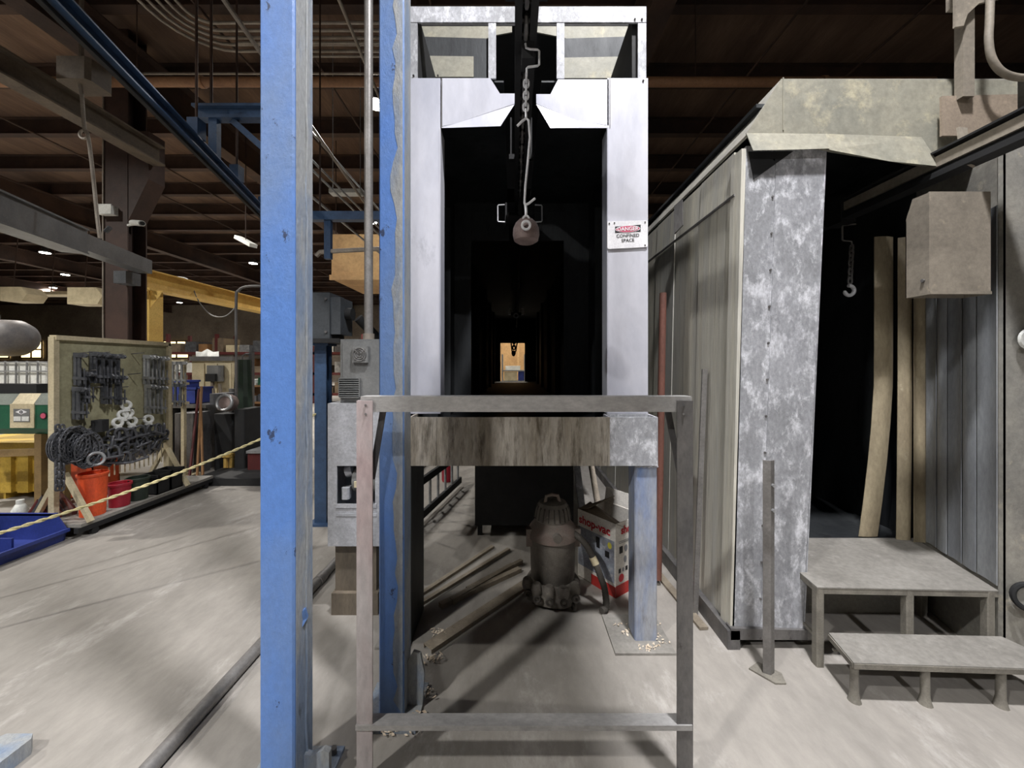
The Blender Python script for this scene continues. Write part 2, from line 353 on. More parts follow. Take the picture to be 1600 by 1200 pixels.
# ------------------------------------------------------------------ blue columns
t = thing('steel_column', 'tall scuffed bright blue steel column closest to the camera, left of the guard rail', 'column', (-.8, 1.36, 0), 'blue steel columns')
c = MB().bbox(-.862, -.745, 1.30, 1.425, .012, 6.0, .006).build('shaft', 'blue', t)
sd = MB().box(-.747, -.7435, 1.312, 1.418, .012, 6.0).build('scraped_face', 'bluegrey', t)
mb = MB(); mb.tube([(-.742+.0025*math.sin(i*1.7), 1.372+.003*math.sin(i*2.3), .02+i*.1) for i in range(60)], .004, 6); mb.build('weld_seam', 'bluegrey', t, True)
MB().box(-.95, -.66, 1.24, 1.5, 0, .012).build('base_plate', 'bluegrey', t)
MB().prism([(-.745, 1.36, .012), (-.655, 1.36, .012), (-.655, 1.36, .125), (-.675, 1.36, .135), (-.72, 1.36, .115), (-.745, 1.36, .12)], (0, .02, 0)).build('gusset', 'bluegrey', t)
for x, yy in ((-.92, 1.27), (-.69, 1.27), (-.92, 1.47), (-.69, 1.47)): MB().cyl((x, yy, .012), (x, yy, .035), .012, n=6).build('anchor_bolt', 'steel', t)
# peeled paint flap
MB().prism([P(470, 955, 1.36), P(478, 948, 1.36), P(482, 962, 1.37), P(473, 977, 1.36), P(468, 970, 1.36)], (.004, -.012, 0)).build('paint_flap', 'blue', t)

t = thing('steel_column', 'scuffed blue steel column rising behind the left post of the guard rail', 'column', (-.52, 1.68, 0), 'blue steel columns')
MB().bbox(-.572, -.466, 1.625, 1.735, .012, 6.0, .006).build('shaft', 'blue', t)
MB().box(-.468, -.4645, 1.634, 1.727, .012, 6.0).build('scraped_face', 'bluegrey', t)
rr_ = random.Random(21); mb = MB(); mb.prism([(-.471, 1.6235, .02), (-.471, 1.6235, 5.9)]+[(-.507+.006*math.sin(i*.8)+rr_.uniform(-.012, .012), 1.6235, 5.9-i*.06) for i in range(98)], (0, .003, 0)); mb.build('scraped_edge', 'bluegrey', t)
MB().box(-.64, -.40, 1.56, 1.80, 0, .012).build('base_plate', 'bluegrey', t)
MB().prism([(-.464, 1.68, .012), (-.40, 1.68, .012), (-.392, 1.68, .15), (-.41, 1.68, .235), (-.44, 1.68, .245), (-.464, 1.68, .20)], (0, .016, 0)).build('gusset', 'bluegrey', t)
t = thing('steel_column', 'short dull blue column standing farther back beside the grey electrical cabinet', 'column', (-1.8, 3.65, 0), 'blue steel columns')
MB().box(-1.87, -1.76, 3.6, 3.616, .02, 1.68).build('flange', 'bluedark', t)
MB().box(-1.82, -1.808, 3.616, 3.70, .02, 1.68).build('web', 'bluedark', t)
MB().box(-1.87, -1.76, 3.70, 3.716, .02, 1.68).build('flange', 'bluedark', t)
MB().box(-1.92, -1.70, 3.55, 3.77, 0, .02).build('base_plate', 'bluedark', t)
MB().box(-1.90, -1.73, 3.57, 3.75, 1.68, 1.70).build('cap_plate', 'bluedark', t)
t = thing('gear_housing', 'dark grey bolted steel housing resting on top of the farther blue column', 'housing', (-1.76, 3.65, 1.70))
MB().box(-1.95, -1.68, 3.5, 3.8, 1.74, 2.16).build('casing', 'jibdark', t)
MB().box(-1.68, -1.59, 3.52, 3.78, 1.78, 2.12).build('end_cover', 'jibdark', t)
MB().box(-1.97, -1.58, 3.48, 3.82, 1.70, 1.74).build('mounting_plate', 'black', t)
MB().cyl((-1.59, 3.65, 1.98), (-1.53, 3.65, 1.98), .06).build('shaft_hub', 'black', t, True)
for z in (1.8, 2.1):
    for x in (-1.93, -1.71): MB().cyl((x, 3.5, z), (x, 3.485, z), .012, n=6).build('bolt', 'steel', t)
o = MB().cyl((-1.5, 3.7, 1.95), (-1.25, 3.95, 1.62), .045).build('drive_shaft_guard', 'black', smooth=True)
tag(o, 'black sloping round guard tube below the housing, beside the vertical grey conduit', 'guard')

# flakes around the bases
def flakes(name, pts, label, n, spread, seed, zmax=.02):
    r = random.Random(seed); mb = MB()
    for i in range(n):
        c = r.choice(pts); x = c[0]+r.gauss(0, spread); yy = c[1]+r.gauss(0, spread*.6); a = r.random()*6.28; s = r.uniform(.004, .013); z = r.uniform(.001, zmax)
        d = V((math.cos(a), math.sin(a), r.uniform(-.4, .4)))*s; e = V((-math.sin(a), math.cos(a), r.uniform(-.3, .3)))*s*r.uniform(.3, .8)
        q = V((x, yy, z+.004)); mb.prism([q-d, q+e*.8, q+d, q-e], (0, 0, .0015))
    return tag(mb.build(name, 'flake'), label, 'debris', kind='stuff')
flakes('paint_flakes', [(-.6, 1.60), (-.5, 1.56), (-.42, 1.62), (-.40, 1.75), (-.41, 1.95), (-.40, 2.12), (-.42, 2.14), (-.46, 1.57), (-.39, 1.60)], 'pale paint flakes scattered round the foot of the middle blue column', 210, .022, 3)

# ------------------------------------------------------------------ guard rail (handrail) in front
t = thing('guard_rail', 'grey angle iron guard rail with faded pink post standing in front of the tunnel', 'railing', (.05, 1.36, 0))
mb = MB(); lpost(mb, P(557, 0, 1.335).x, 1.335, 0, 1.375, .055, .006, 1, 1); pl = mb.build('post', 'pinkpost', t)
mb = MB(); lpost(mb, P(1083, 0, 1.335).x, 1.335, 0, 1.375, .055, .006, -1, 1); mb.build('post', 'steel', t)
xl, xr = P(566, 0, 1.36).x, P(1078, 0, 1.36).x
mb = MB(); mb.prism([(xl, 1.345, 1.335), (xl, 1.351, 1.335), (xl, 1.351, 1.383), (xl, 1.40, 1.383), (xl, 1.40, 1.389), (xl, 1.345, 1.389)], (xr-xl, 0, 0)); mb.build('top_rail', 'railsteel', t)
xl2, xr2 = P(558, 0, 1.345).x, P(1079, 0, 1.345).x
mb = MB(); mb.prism([(xl2, 1.330, .232), (xl2, 1.336, .232), (xl2, 1.336, .244), (xl2, 1.378, .244), (xl2, 1.378, .250), (xl2, 1.330, .250)], (xr2-xl2, 0, 0)); mb.build('bottom_rail', 'railsteel', t)
MB().bar(P(599, 640, 1.40), P(581, 748, 1.40), .022, .006, (0, 1, 0)).build('corner_brace', 'steel', t)
MB().bar(P(1043, 640, 1.40), P(1064, 748, 1.40), .022, .006, (0, 1, 0)).build('corner_brace', 'steel', t)
for u in (571, 1068):
    for v in (633, 647): MB().cyl(P(u, v, 1.336), P(u, v, 1.329), .004, n=6).build('bolt', 'steel', t)
for x in (P(557, 0, 1.335).x+.03, P(1083, 0, 1.335).x-.03): MB().box(x-.05, x+.05, 1.31, 1.41, 0, .008).build('foot_plate', 'steel', t)

# ------------------------------------------------------------------ the tunnel (oven/washer)
TD = 2.2
tun = thing('process_tunnel', 'tall galvanised process tunnel with black inside and overhead conveyor slot', 'tunnel', (.08, 3.0, 0))
TX0, TX1 = -.615, .768
oL, oR = P(688, 0, TD).x, P(949, 0, TD).x
zt = P(0, 122, TD).z; zo = P(0, 200, TD).z; zb = 1.22
MB().box(TX0, oL, TD, TD+.03, zb, zt).build('jamb_panel', 'galv', tun)
MB().box(oR, TX1, TD, TD+.03, zb, zt).build('jamb_panel', 'galv', tun)
MB().box(oL-.004, oL+.002, TD-.003, TD+.12, zb, zo).build('jamb_return', 'galv', tun)
MB().box(oR-.002, oR+.004, TD-.003, TD+.12, zb, zo).build('jamb_return', 'galv', tun)
def hp(pts, d=TD): return [P(u, v, d) for u, v in pts]
# header plates with the conveyor notch, lower flaps bent outward
MB().prism(hp([(691, 122), (766, 122), (781, 146), (804, 146), (804, 162), (712, 193), (691, 197)]), (0, .012, 0)).build('header_plate', 'galv', tun)
MB().prism([P(804, 163, TD), P(712, 193, TD), P(690, 198, TD), P(690, 200, TD), P(782, 197, TD-.035)], (0, .008, .004)).build('header_flap', 'galv', tun)
MB().prism(hp([(951, 124), (872, 124), (860, 147), (838, 147), (838, 162), (905, 190), (951, 196)]), (0, .012, 0)).build('header_plate', 'galv', tun)
MB().prism([P(838, 163, TD), P(905, 190, TD), P(951, 197, TD), P(951, 200, TD), P(860, 200, TD-.035)], (0, .008, .004)).build('header_flap', 'galv', tun)
for u in (690, 953): MB().box(P(u, 0, TD).x-.002, P(u, 0, TD).x+.002, TD-.002, TD+.004, zo, zt).build('seam', 'steel', tun)
# vestibule: walls, floor, roof, ring frame
VE = 3.9
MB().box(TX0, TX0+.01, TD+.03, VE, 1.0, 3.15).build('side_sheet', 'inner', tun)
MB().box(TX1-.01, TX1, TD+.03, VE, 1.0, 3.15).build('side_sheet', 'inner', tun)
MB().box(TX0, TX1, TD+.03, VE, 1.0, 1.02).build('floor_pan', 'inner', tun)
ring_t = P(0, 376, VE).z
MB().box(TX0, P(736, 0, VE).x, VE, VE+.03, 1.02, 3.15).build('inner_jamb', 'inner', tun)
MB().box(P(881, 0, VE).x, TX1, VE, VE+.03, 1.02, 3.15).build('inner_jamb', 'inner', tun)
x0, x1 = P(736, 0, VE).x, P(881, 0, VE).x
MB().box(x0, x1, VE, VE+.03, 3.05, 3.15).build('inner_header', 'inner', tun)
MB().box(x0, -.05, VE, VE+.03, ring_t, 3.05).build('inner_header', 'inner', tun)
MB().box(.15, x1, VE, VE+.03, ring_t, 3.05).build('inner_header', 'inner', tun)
# mid baffles on the vestibule walls
for s, xa, xb in ((-1, TX0+.01, TX0+.07), (1, TX1-.07, TX1-.01)):
    for yy in (2.75, 3.3): MB().box(xa, xb, yy, yy+.02, 1.02, 2.85).build('wall_rib', 'inner', tun)
# vestibule roof either side of the conveyor slot
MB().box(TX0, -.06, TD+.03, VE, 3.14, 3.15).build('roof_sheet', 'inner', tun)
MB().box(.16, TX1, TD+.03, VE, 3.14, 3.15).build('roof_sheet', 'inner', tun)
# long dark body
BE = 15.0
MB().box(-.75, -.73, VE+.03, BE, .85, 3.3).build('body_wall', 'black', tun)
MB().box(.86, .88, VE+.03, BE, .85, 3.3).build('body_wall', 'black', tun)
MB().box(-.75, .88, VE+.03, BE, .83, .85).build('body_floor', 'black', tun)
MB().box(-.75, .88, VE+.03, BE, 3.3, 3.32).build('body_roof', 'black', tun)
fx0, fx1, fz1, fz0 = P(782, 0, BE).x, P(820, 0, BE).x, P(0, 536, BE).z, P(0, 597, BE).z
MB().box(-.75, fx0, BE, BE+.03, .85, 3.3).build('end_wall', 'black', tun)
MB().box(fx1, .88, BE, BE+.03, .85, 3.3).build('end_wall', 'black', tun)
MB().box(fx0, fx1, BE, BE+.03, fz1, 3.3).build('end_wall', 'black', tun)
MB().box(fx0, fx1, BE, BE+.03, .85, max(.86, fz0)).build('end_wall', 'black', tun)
for yy in (5.6, 7.4, 9.2, 11.2, 13.1):
    MB().box(-.73, -.66, yy, yy+.03, .85, 3.3).build('wall_rib', 'black', tun); MB().box(.79, .86, yy, yy+.03, .85, 3.3).build('wall_rib', 'black', tun)
# supports of the long body
for yy in (6.5, 10.5, 14.6):
    for x in (-.66, .8): MB().box(x-.05, x+.05, yy, yy+.1, 0, .83).build('support_leg', 'steel', tun)
# drip box below the mouth
BX0, BX1, BY = P(638, 0, 2.05).x, P(1028, 0, 2.05).x, 2.05
bz1, bz0 = P(0, 652, BY).z, P(0, 728, BY).z
xs = P(952, 0, BY).x
mb = MB(); mb.box(BX0, xs, BY, BY+.012, bz0, bz1); mb.box(BX0, BX0+.012, BY+.012, TD+.03, bz0, bz1); mb.box(BX0, xs, BY+.012, TD+.03, bz0, bz0+.012); mb.build('drip_pan', 'panrust', tun)
mb = MB(); mb.box(xs, BX1, BY, BY+.01, bz0, bz1); mb.box(xs, BX1, BY+.13, BY+.14, bz0, bz1); mb.box(BX1-.01, BX1, BY+.01, BY+.13, bz0, bz1); mb.box(xs, xs+.008, BY+.012, BY+.13, bz0, bz1); mb.build('beam_end_box', 'zinc', tun)
MB().box(P(952, 0, BY).x-.006, P(952, 0, BY).x+.002, BY-.003, BY, bz0, bz1).build('seam', 'panrust', tun)
MB().box(P(681, 0, BY).x-.003, P(681, 0, BY).x+.003, BY-.003, BY, bz0, bz1).build('seam', 'panrust', tun)
# legs
lx0, lx1 = P(992, 0, 2.07).x, P(1027, 0, 2.07).x
MB().bbox(lx0, lx1, 2.07, 2.19, .012, bz0, .006).build('leg', 'oldblue', tun)
MB().box(P(960, 0, 2.0).x, P(1054, 0, 2.0).x, 1.98, 2.29, 0, .012).build('foot_plate', 'dustplate', tun)
MB().bbox(BX0-.135, BX0-.02, 2.07, 2.19, .012, bz0, .006).build('leg', 'oldblue', tun)
MB().box(BX0-.17, BX0+.01, 2.02, 2.26, 0, .012).build('foot_plate', 'dustplate', tun)
MB().box(BX0, BX0+.01, 2.07, 2.36, .0, bz0).build('side_skirt', 'inner', tun)
mb = MB(); mb.tube([(lx0+i*(lx1-lx0)/14, 2.064, bz0+.004*math.sin(i*2.1)-.006) for i in range(15)], .006, 6); mb.build('weld_bead', 'zinc', tun, True)
MB().box(-.34, .52, 3.35, 6.2, .10, .82).build('sump_tank', 'black', tun)
for x in (-.3, .46):
    for yy in (3.4, 6.1): MB().box(x-.02, x+.02, yy-.02, yy+.02, 0, .10).build('sump_foot', 'black', tun)
# rear skirt below the tunnel
for i in range(8):
    x = -.60+i*.17; MB().box(x, x+.16, 4.6+.015*(i % 2), 4.62+.015*(i % 2), .42, 1.0).build('rear_skirt_panel', 'zinc', tun)
flakes('paint_flakes', [(.74, 2.03), (.79, 2.05), (.62, 2.13), (.60, 2.2), (.80, 2.2), (.78, 2.12), (.70, 2.02)], 'pale paint flakes on the foot plate of the tunnel leg', 120, .02, 5, .016)

# roof frame over the mouth
zf1, zf0 = P(0, 10, TD).z, zt
uL, uR = P(640, 0, TD).x, P(1010, 0, TD).x
bt = .09
MB().box(uL, uR, TD, TD+.012, zf1-bt, zf1).build('frame_rail', 'zinc', tun)
MB().box(uL, uR, TD+.012, TD+.09, zf1-.01, zf1).build('frame_rail_lip', 'zinc', tun)
for a, b in ((640, 652), (763, 775), (870, 882), (997, 1010)):
    MB().box(P(a, 0, TD).x, P(b, 0, TD).x, TD+.002, TD+.014, zf0, zf1-bt).build('frame_upright', 'zinc', tun)
# rear plates with hexagonal opening, seen through the frame
RD = 2.75
zr = lambda v: P(0, v, RD).z
def rp(pts): return [P(u, v, RD) for u, v in pts]
MB().prism(rp([(655, 41), (800, 41), (800, 50), (773, 55), (760, 60), (655, 57)]), (0, .01, 0)).build('rear_plate', 'zinchood', tun)
MB().prism(rp([(985, 41), (838, 41), (838, 50), (868, 56), (885, 60), (985, 57)]), (0, .01, 0)).build('rear_plate', 'zinchood', tun)
MB().prism(rp([(655, 87), (740, 88), (740, 120), (655, 120)]), (0, .01, 0)).build('rear_plate', 'zinchood', tun)
MB().prism(rp([(882, 90), (984, 88), (984, 122), (882, 122)]), (0, .01, 0)).build('rear_plate', 'zinchood', tun)
MB().prism(rp([(655, 57), (760, 60), (760, 125), (740, 125), (740, 88), (655, 87)]), (0, .012, 0)).build('rear_band', 'inner', tun)
MB().prism(rp([(985, 57), (885, 60), (872, 60), (872, 122), (882, 122), (882, 90), (985, 88)]), (0, .012, 0)).build('rear_band', 'inner', tun)
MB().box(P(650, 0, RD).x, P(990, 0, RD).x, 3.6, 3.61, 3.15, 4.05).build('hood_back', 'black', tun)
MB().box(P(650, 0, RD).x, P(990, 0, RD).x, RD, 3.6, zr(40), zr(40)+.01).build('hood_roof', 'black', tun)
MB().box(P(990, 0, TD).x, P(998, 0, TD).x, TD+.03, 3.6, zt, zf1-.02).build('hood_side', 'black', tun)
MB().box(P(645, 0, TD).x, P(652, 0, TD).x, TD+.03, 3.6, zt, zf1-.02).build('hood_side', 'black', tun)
# bolts on frame, rivets on jambs
for u, v in ((1003, 30), (992, 30), (646, 118), (684, 118), (1005, 126)): MB().cyl(P(u, v, TD), P(u, v, TD-.005), .006, n=6).build('rivet', 'steel', tun)

# danger sign
t = thing('danger_sign', 'scuffed white danger sign reading confined space on the right jamb of the tunnel', 'sign', P(980, 388, TD-.006))
SD = TD-.008
MB().prism([P(949, 346, SD), P(1010, 344, SD), P(1012, 346, SD), P(1012, 384, SD), P(1010, 386, SD), P(951, 389, SD), P(949, 387, SD)], (0, .004, 0)).build('plate', 'signwhite', t)
q = SD-.001
MB().prism([P(961, 354, q), P(1001, 351, q), P(1001, 362, q), P(961, 364, q)], (0, .001, 0)).build('black_panel', 'inkblack', t)
MB().add([P(981+19.5*math.cos(a), 357.8+5.6*math.sin(a)-.9*math.cos(a), q-.001) for a in [2*PI*i/24 for i in range(24)]], [tuple(range(24))]).build('white_oval', 'signwhite', t)
MB().add([P(981+18.5*math.cos(a), 357.8+4.9*math.sin(a)-.9*math.cos(a), q-.0015) for a in [2*PI*i/24 for i in range(24)]], [tuple(range(24))]).build('red_oval', 'dangerred', t)
tilt = (1, 0, .045)
text_part('lettering', 'DANGER', .030, P(981, 357.8, q-.002), tilt, (-.045, 0, 1), 'signwhite', t, bold=.0006)
text_part('lettering', 'CONFINED', .026, P(981, 368.3, q), tilt, (-.045, 0, 1), 'inkblack', t, bold=.0004)
text_part('lettering', 'SPACE', .026, P(981, 375.6, q), tilt, (-.045, 0, 1), 'inkblack', t, bold=.0004)
for u, v in ((952, 349), (960, 348), (1008, 347), (1008, 383)): MB().cyl(P(u, v, SD), P(u, v, SD-.004), .004, n=8).build('screw', 'steel', t)

# ------------------------------------------------------------------ overhead conveyor track through the tunnel
ZK = 2.9
trk = thing('conveyor_track', 'black double rail overhead conveyor track running through the tunnel', 'conveyor', (.05, 2, ZK))
MB().box(.004, .034, -3, 14.9, ZK, ZK+.075).build('rail', 'black', trk)
MB().box(.068, .098, -3, 14.9, ZK, ZK+.075).build('rail', 'black', trk)
MB().box(.004, .098, -3, 14.9, ZK+.085, ZK+.095).build('top_flange', 'black', trk)
MB().chain((.051, 1.05, ZK+.03), (.051, 3.6, ZK+.03), .10, .009).build('chain', 'steel', trk, True)
for yy in (1.52, 2.75, 4.4, 7.5, 11):
    mb = MB(); mb.box(-.035, .137, yy, yy+.04, ZK+.075, ZK+.11); mb.cyl((-.022, yy+.02, ZK+.11), (-.022, yy+.02, min(ZR, 3.28)), .008, n=6); mb.cyl((.124, yy+.02, ZK+.11), (.124, yy+.02, min(ZR, 3.28)), .008, n=6); mb.build('hanger', 'black', trk)
# overhead drip pan above the track, outside the mouth
o = thing('conveyor_cover', 'flat sheet metal cover above the conveyor track', 'cover', (.45, -.2, 3.4))
MB().box(.17, .73, -2.2, 1.5, 3.40, 3.405).build('sheet', 'steel', o)
for x in (.17, .727): MB().box(x, x+.004, -2.2, 1.5, 3.36, 3.40).build('lip', 'steel', o)
for x in (.25, .65):
    for yy in (-1.8, 1.2): MB().cyl((x, yy, 3.405), (x, yy, ZR), .008, n=6).build('hanger_rod', 'steel', o)

def c_hook(yy, lab, right_only=False):
    t = thing('carrier_hook', lab, 'hook', (.05, yy, ZK-.35), 'conveyor carriers')
    MB().box(-.07, .172, yy-.012, yy+.05, ZK-.19, ZK-.12).build('cross_arm', 'black', t); MB().box(.036, .066, yy-.05, yy+.05, ZK-.13, ZK+.02).build('trolley', 'black', t)
    MB().box(-.075, -.06, yy-.012, yy+.02, ZK-.18, ZK-.01).build('side_plate', 'black', t); MB().box(.162, .177, yy-.012, yy+.02, ZK-.18, ZK-.01).build('side_plate', 'black', t)
    for s in ([1] if right_only else [-1, 1]):
        x = .051+s*.045; xo = .051+s*.19
        pts = [(.051+s*.13, yy, ZK-.005), (xo-.006*s, yy, ZK-.008), (xo, yy, ZK-.016), (xo, yy, ZK-.142), (xo-.006*s, yy, ZK-.15), (.051+s*.11, yy, ZK-.155)]
        MB().tube([V(p)+V((0, 0, -.02)) for p in pts], .006, 8).build('c_rod', 'rod', t, True)
    return t
# nearest carrier: bent rod, chain, long hook, cast weight
D = 1.7
t = thing('carrier_hook', 'bright bent wire carrier with short chain and long rod hanging nearest under the track', 'hook', P(822, 330, D), 'conveyor carriers')
MB().box(P(815, 0, D).x, P(833, 0, D).x, D-.04, D+.04, P(0, 102, D).z, ZK+.02).build('trolley', 'black', t)
MB().tube([P(821, 68, D-.05), P(822, 75, D-.05), P(828, 77, D-.05), P(840, 77.5, D-.05), P(842.5, 80, D-.05), P(842.5, 101, D-.05), P(840, 103, D-.05), P(825, 105, D-.05), P(823, 107, D-.05), P(823, 119, D-.05)], .0045, 8).build('c_rod', 'rod', t, True)
MB().chain(P(822.5, 117, D-.05), P(821.5, 172, D-.05), .036, .0045).build('chain', 'rod', t, True)
MB().tube([P(821.5, 170, D-.05), P(822, 184, D-.05)], .005, 8).build('swivel', 'rod', t, True)
MB().tube([P(808, 197, D-.05), P(815, 190, D-.06), P(822, 185, D-.05), P(826, 188, D-.05), P(828, 215, D-.05), P(825, 250, D-.05), P(821, 290, D-.05), P(819.5, 318, D-.05), P(820, 321, D-.05), P(826, 318, D-.05), P(836, 310, D-.05)], .0052, 8).build('long_rod', 'rod', t, True)
t = thing('cast_weight', 'rusty bell shaped cast weight hanging on the long conveyor rod', 'weight', P(822, 378, D))
c = P(822, 360, D-.03)
MB().lathe([(.012, .052), (.03, .046), (.046, .03), (.056, .008), (.058, -.02), (.052, -.045), (.036, -.055), (.0, -.056)], c, 24).build('body', 'rustiron', t, True)
MB().tube([P(821, 318, D-.05), P(822, 330, D-.05), P(822, 338, D-.06)], .006, 8).build('shank', 'rod', t, True)
MB().ring(P(822, 342, D-.062), .012, .005, (0, 1, .2)).build('eye', 'rod', t, True)
MB().ring(P(822, 352, D-.096), .0165, .0055, (0, 1, .3)).build('ring', 'rod', t, True)
t2 = c_hook(3.3, 'pair of bright c shaped wire hooks behind the cast weight')
t3 = c_hook(9.4, 'small distant pair of c shaped wire hooks deep in the tunnel')
MB().tube([(.051, 9.4, ZK-.13), (.045, 9.4, ZK-.4)], .02, 8).build('stem', 'black', t3, True)
MB().ring((.051, 9.36, ZK-.2), .05, .02, (0, 1, 0)).build('ring', 'rod', t3, True)
t = thing('carrier_hook', 'dark double hook hanging against the bright far end of the tunnel', 'hook', P(803, 560, 12), 'conveyor carriers')
MB().chain(P(804, 500, 12), P(803, 545, 12), .14, .02).build('chain', 'black', t, True)
MB().lathe([(0, .1), (.06, .06), (.07, 0), (.04, -.08), (0, -.1)], P(802.5, 552, 12), 12).build('hook_block', 'black', t, True)
MB().tube([P(798, 530, 12), P(800, 548, 12), P(803, 556, 12), P(806, 548, 12), P(809, 530, 12)], .02, 6).build('double_hook', 'black', t, True)
# things in view beyond the far end
t = thing('storage_rack', 'steel rack with pale cartons seen through the far end of the tunnel', 'rack', (0, 18.4, 0))
for x in (-.55, .52):
    for yy in (18.1, 18.7): MB().box(x-.03, x+.03, yy-.03, yy+.03, 0, 2.0).build('upright', 'cabinet', t)
for z in (.75, 1.25): MB().box(-.58, .55, 18.1, 18.7, z-.06, z).build('shelf_beam', 'cabinet', t)
for i, (a, b, z, hh, m_) in enumerate(((-.45, .15, .75, .42, 'cream'), (.2, .48, .75, .45, 'binblue'), (-.4, .3, 1.25, .2, 'white'))):
    o = MB().box(a, b, 18.15, 18.6, z, z+hh).build('storage_box', m_)
    tag(o, ['cream carton on the lower shelf of the far rack', 'blue bin on the lower shelf of the far rack', 'white carton lying on the top shelf of the far rack'][i], 'box', 'boxes on the far rack')

# ------------------------------------------------------------------ under the tunnel
t = thing('shop_vacuum', 'dust covered wet and dry vacuum with red lid standing under the tunnel', 'vacuum', (.25, 2.52, 0))
vc = (.255, 2.53, 0)
MB().lathe([(.13, .10), (.142, .12), (.15, .37), (.155, .375), (.155, .39), (.14, .395)], vc, 28).build('tank', 'dusty', t, True)
MB().lathe([(.15, .375), (.164, .38), (.164, .41), (.150, .44), (.125, .47), (.11, .49), (0.0, .49)], vc, 28).build('lid', 'dustyred', t, True)
md = MB().lathe([(.11, .48), (.118, .50), (.110, .555), (.088, .60), (.05, .615), (0, .617)], vc, 24).build('motor_dome', 'dusty', t, True)
mb = MB()
for i in range(20):
    a = 2*PI*i/20; mb.bar(V(vc)+V((.118*math.cos(a), .118*math.sin(a), .50)), V(vc)+V((.098*math.cos(a), .102*math.sin(a), .58)), .006, .012)
mb.build('cooling_fin', 'hose', md)
MB().tube([V(vc)+V((-.05, -.03, .60)), V(vc)+V((-.045, -.03, .645)), V(vc)+V((-.01, -.03, .655)), V(vc)+V((.03, -.03, .65)), V(vc)+V((.045, -.03, .60))], .011, 8).build('handle', 'dustyred', t, True)
for s in (-1, 1): MB().box(vc[0]+s*.155-.02, vc[0]+s*.155+.02, vc[1]-.06, vc[1]-.01, .33, .44).build('lid_latch', 'dustyred', t)
MB().cyl((vc[0]+.01, vc[1]-.13, .425), (vc[0]+.015, vc[1]-.165, .425), .03, .026).build('hose_port', 'dusty', t, True)
dl = MB().lathe([(.0, .03), (.15, .03), (.175, .045), (.18, .08), (.16, .11), (.13, .12), (0, .12)], (vc[0], vc[1], 0), 28).build('dolly', 'dusty', t, True)
cad = [(-.15, -.09), (-.10, -.15), (-.03, -.18), (.05, -.19), (.12, -.15)]
MB().grid([[V((vc[0]+x*1.08-.01, vc[1]+yy*1.0-.03, z)) for x, yy in cad] for z in (.03, .09, .15)], .02, (0, 1, 0)).build('tool_caddy', 'dusty', t, True)
for x, yy in cad:
    ck = MB().lathe([(0, -.03), (.03, -.025), (.036, 0), (.03, .03), (.022, .04), (0, .04)], (vc[0]+x*1.06-.01, vc[1]+yy-.03, .125), 12).build('caddy_socket', 'dusty', t, True)
    MB().ring((vc[0]+x*1.06-.01, vc[1]+yy-.07, .09), .018, .008, (0, 1, 0), 12, 6).build('caddy_ring', 'hose', t, True)
for x, yy in ((-.13, -.12), (.11, -.19), (.15, .1), (-.14, .12)): MB().lathe([(.0, -.015), (.02, -.013), (.028, 0), (.02, .013), (0, .015)], (vc[0]+x, vc[1]+yy, .028), 12, (1, .3, 0)).build('caster', 'hose', t, True)
hpth = [P(893, 832, 2.48), P(903, 838, 2.44), P(916, 852, 2.42), P(928, 875, 2.40), P(938, 900, 2.37), P(945, 922, 2.34), P(947, 934, 2.33), P(940, 938, 2.30)]
hpth[-1].z = .026; hpth[-2].z = .03
def smooth_path(p, n=6):
    p = [V(q) for q in p]; out = []
    for i in range(len(p)-1):
        a, b, c, d = p[max(i-1, 0)], p[i], p[i+1], p[min(i+2, len(p)-1)]
        for k in range(n):
            s = k/n; out.append(.5*((2*b)+(c-a)*s+(2*a-5*b+4*c-d)*s*s+(-a+3*b-3*c+d)*s**3))
    out.append(p[-1]); return out
hp_ = smooth_path(hpth, 10)
MB().tube(hp_, [.019+.002*(i % 2) for i in range(len(hp_))], 10).build('hose', 'hose', t, True)
MB().tube(hp_[28:34], .0225, 10).build('hose_cuff', 'cream', t, True)

# carton
A = V((.653, 2.466, 0)); B = V((.455, 2.735, 0)); e1 = (B-A).normalized(); e2 = V((-e1.y, e1.x, 0)); e2 = e2 if e2.x > 0 else -e2
Lw, Rw, HH = (B-A).length, .285, .475
t = thing('cardboard_carton', 'open white printed vacuum carton with red lettering behind the tunnel leg', 'box', A+e1*Lw/2+e2*Rw/2)
up = V((0, 0, 1))
def face(o, a, b, z0, z1, mat, name, d=0, th=.004):
    return MB().prism([o+a*d+up*z0, o+b+a*0+up*z0, o+b+up*z1, o+up*z1], (0, 0, 0)).build(name, mat, t)
def panel(o, ax, w0, w1, z0, z1, n, th, name, mat, parent=None):
    return MB().prism([o+ax*w0+up*z0, o+ax*w1+up*z0, o+ax*w1+up*z1, o+ax*w0+up*z1], n*th).build(name, mat, parent or t)
panel(A, e1, 0, Lw, 0, HH, e2, .005, 'side_wall', 'carton'); panel(A, e2, .005, Rw, 0, HH, e1, .005, 'end_wall', 'carton')
panel(A+e2*Rw, e1, 0, Lw, 0, HH, -e2, .005, 'side_wall', 'carton'); panel(A+e1*Lw, e2, .005, Rw-.005, 0, HH, -e1, .005, 'end_wall', 'carton')
MB().prism([A, A+e1*Lw, A+e1*Lw+e2*Rw, A+e2*Rw], (0, 0, .005)).build('bottom', 'cardboard', t)
n1, n2 = -e2, -e1                                     # outward normals: side face, end face
panel(A+n1*.001, e1, .01, Lw-.005, .09, .36, n1, .0004, 'picture_print', 'cartonart')
panel(A+n1*.001, e1, 0, Lw*.62, .0, .07, n1, .0006, 'red_band', 'redband')
panel(A+n2*.001, e2, 0, Rw, .0, .075, n2, .0006, 'red_band', 'redband')
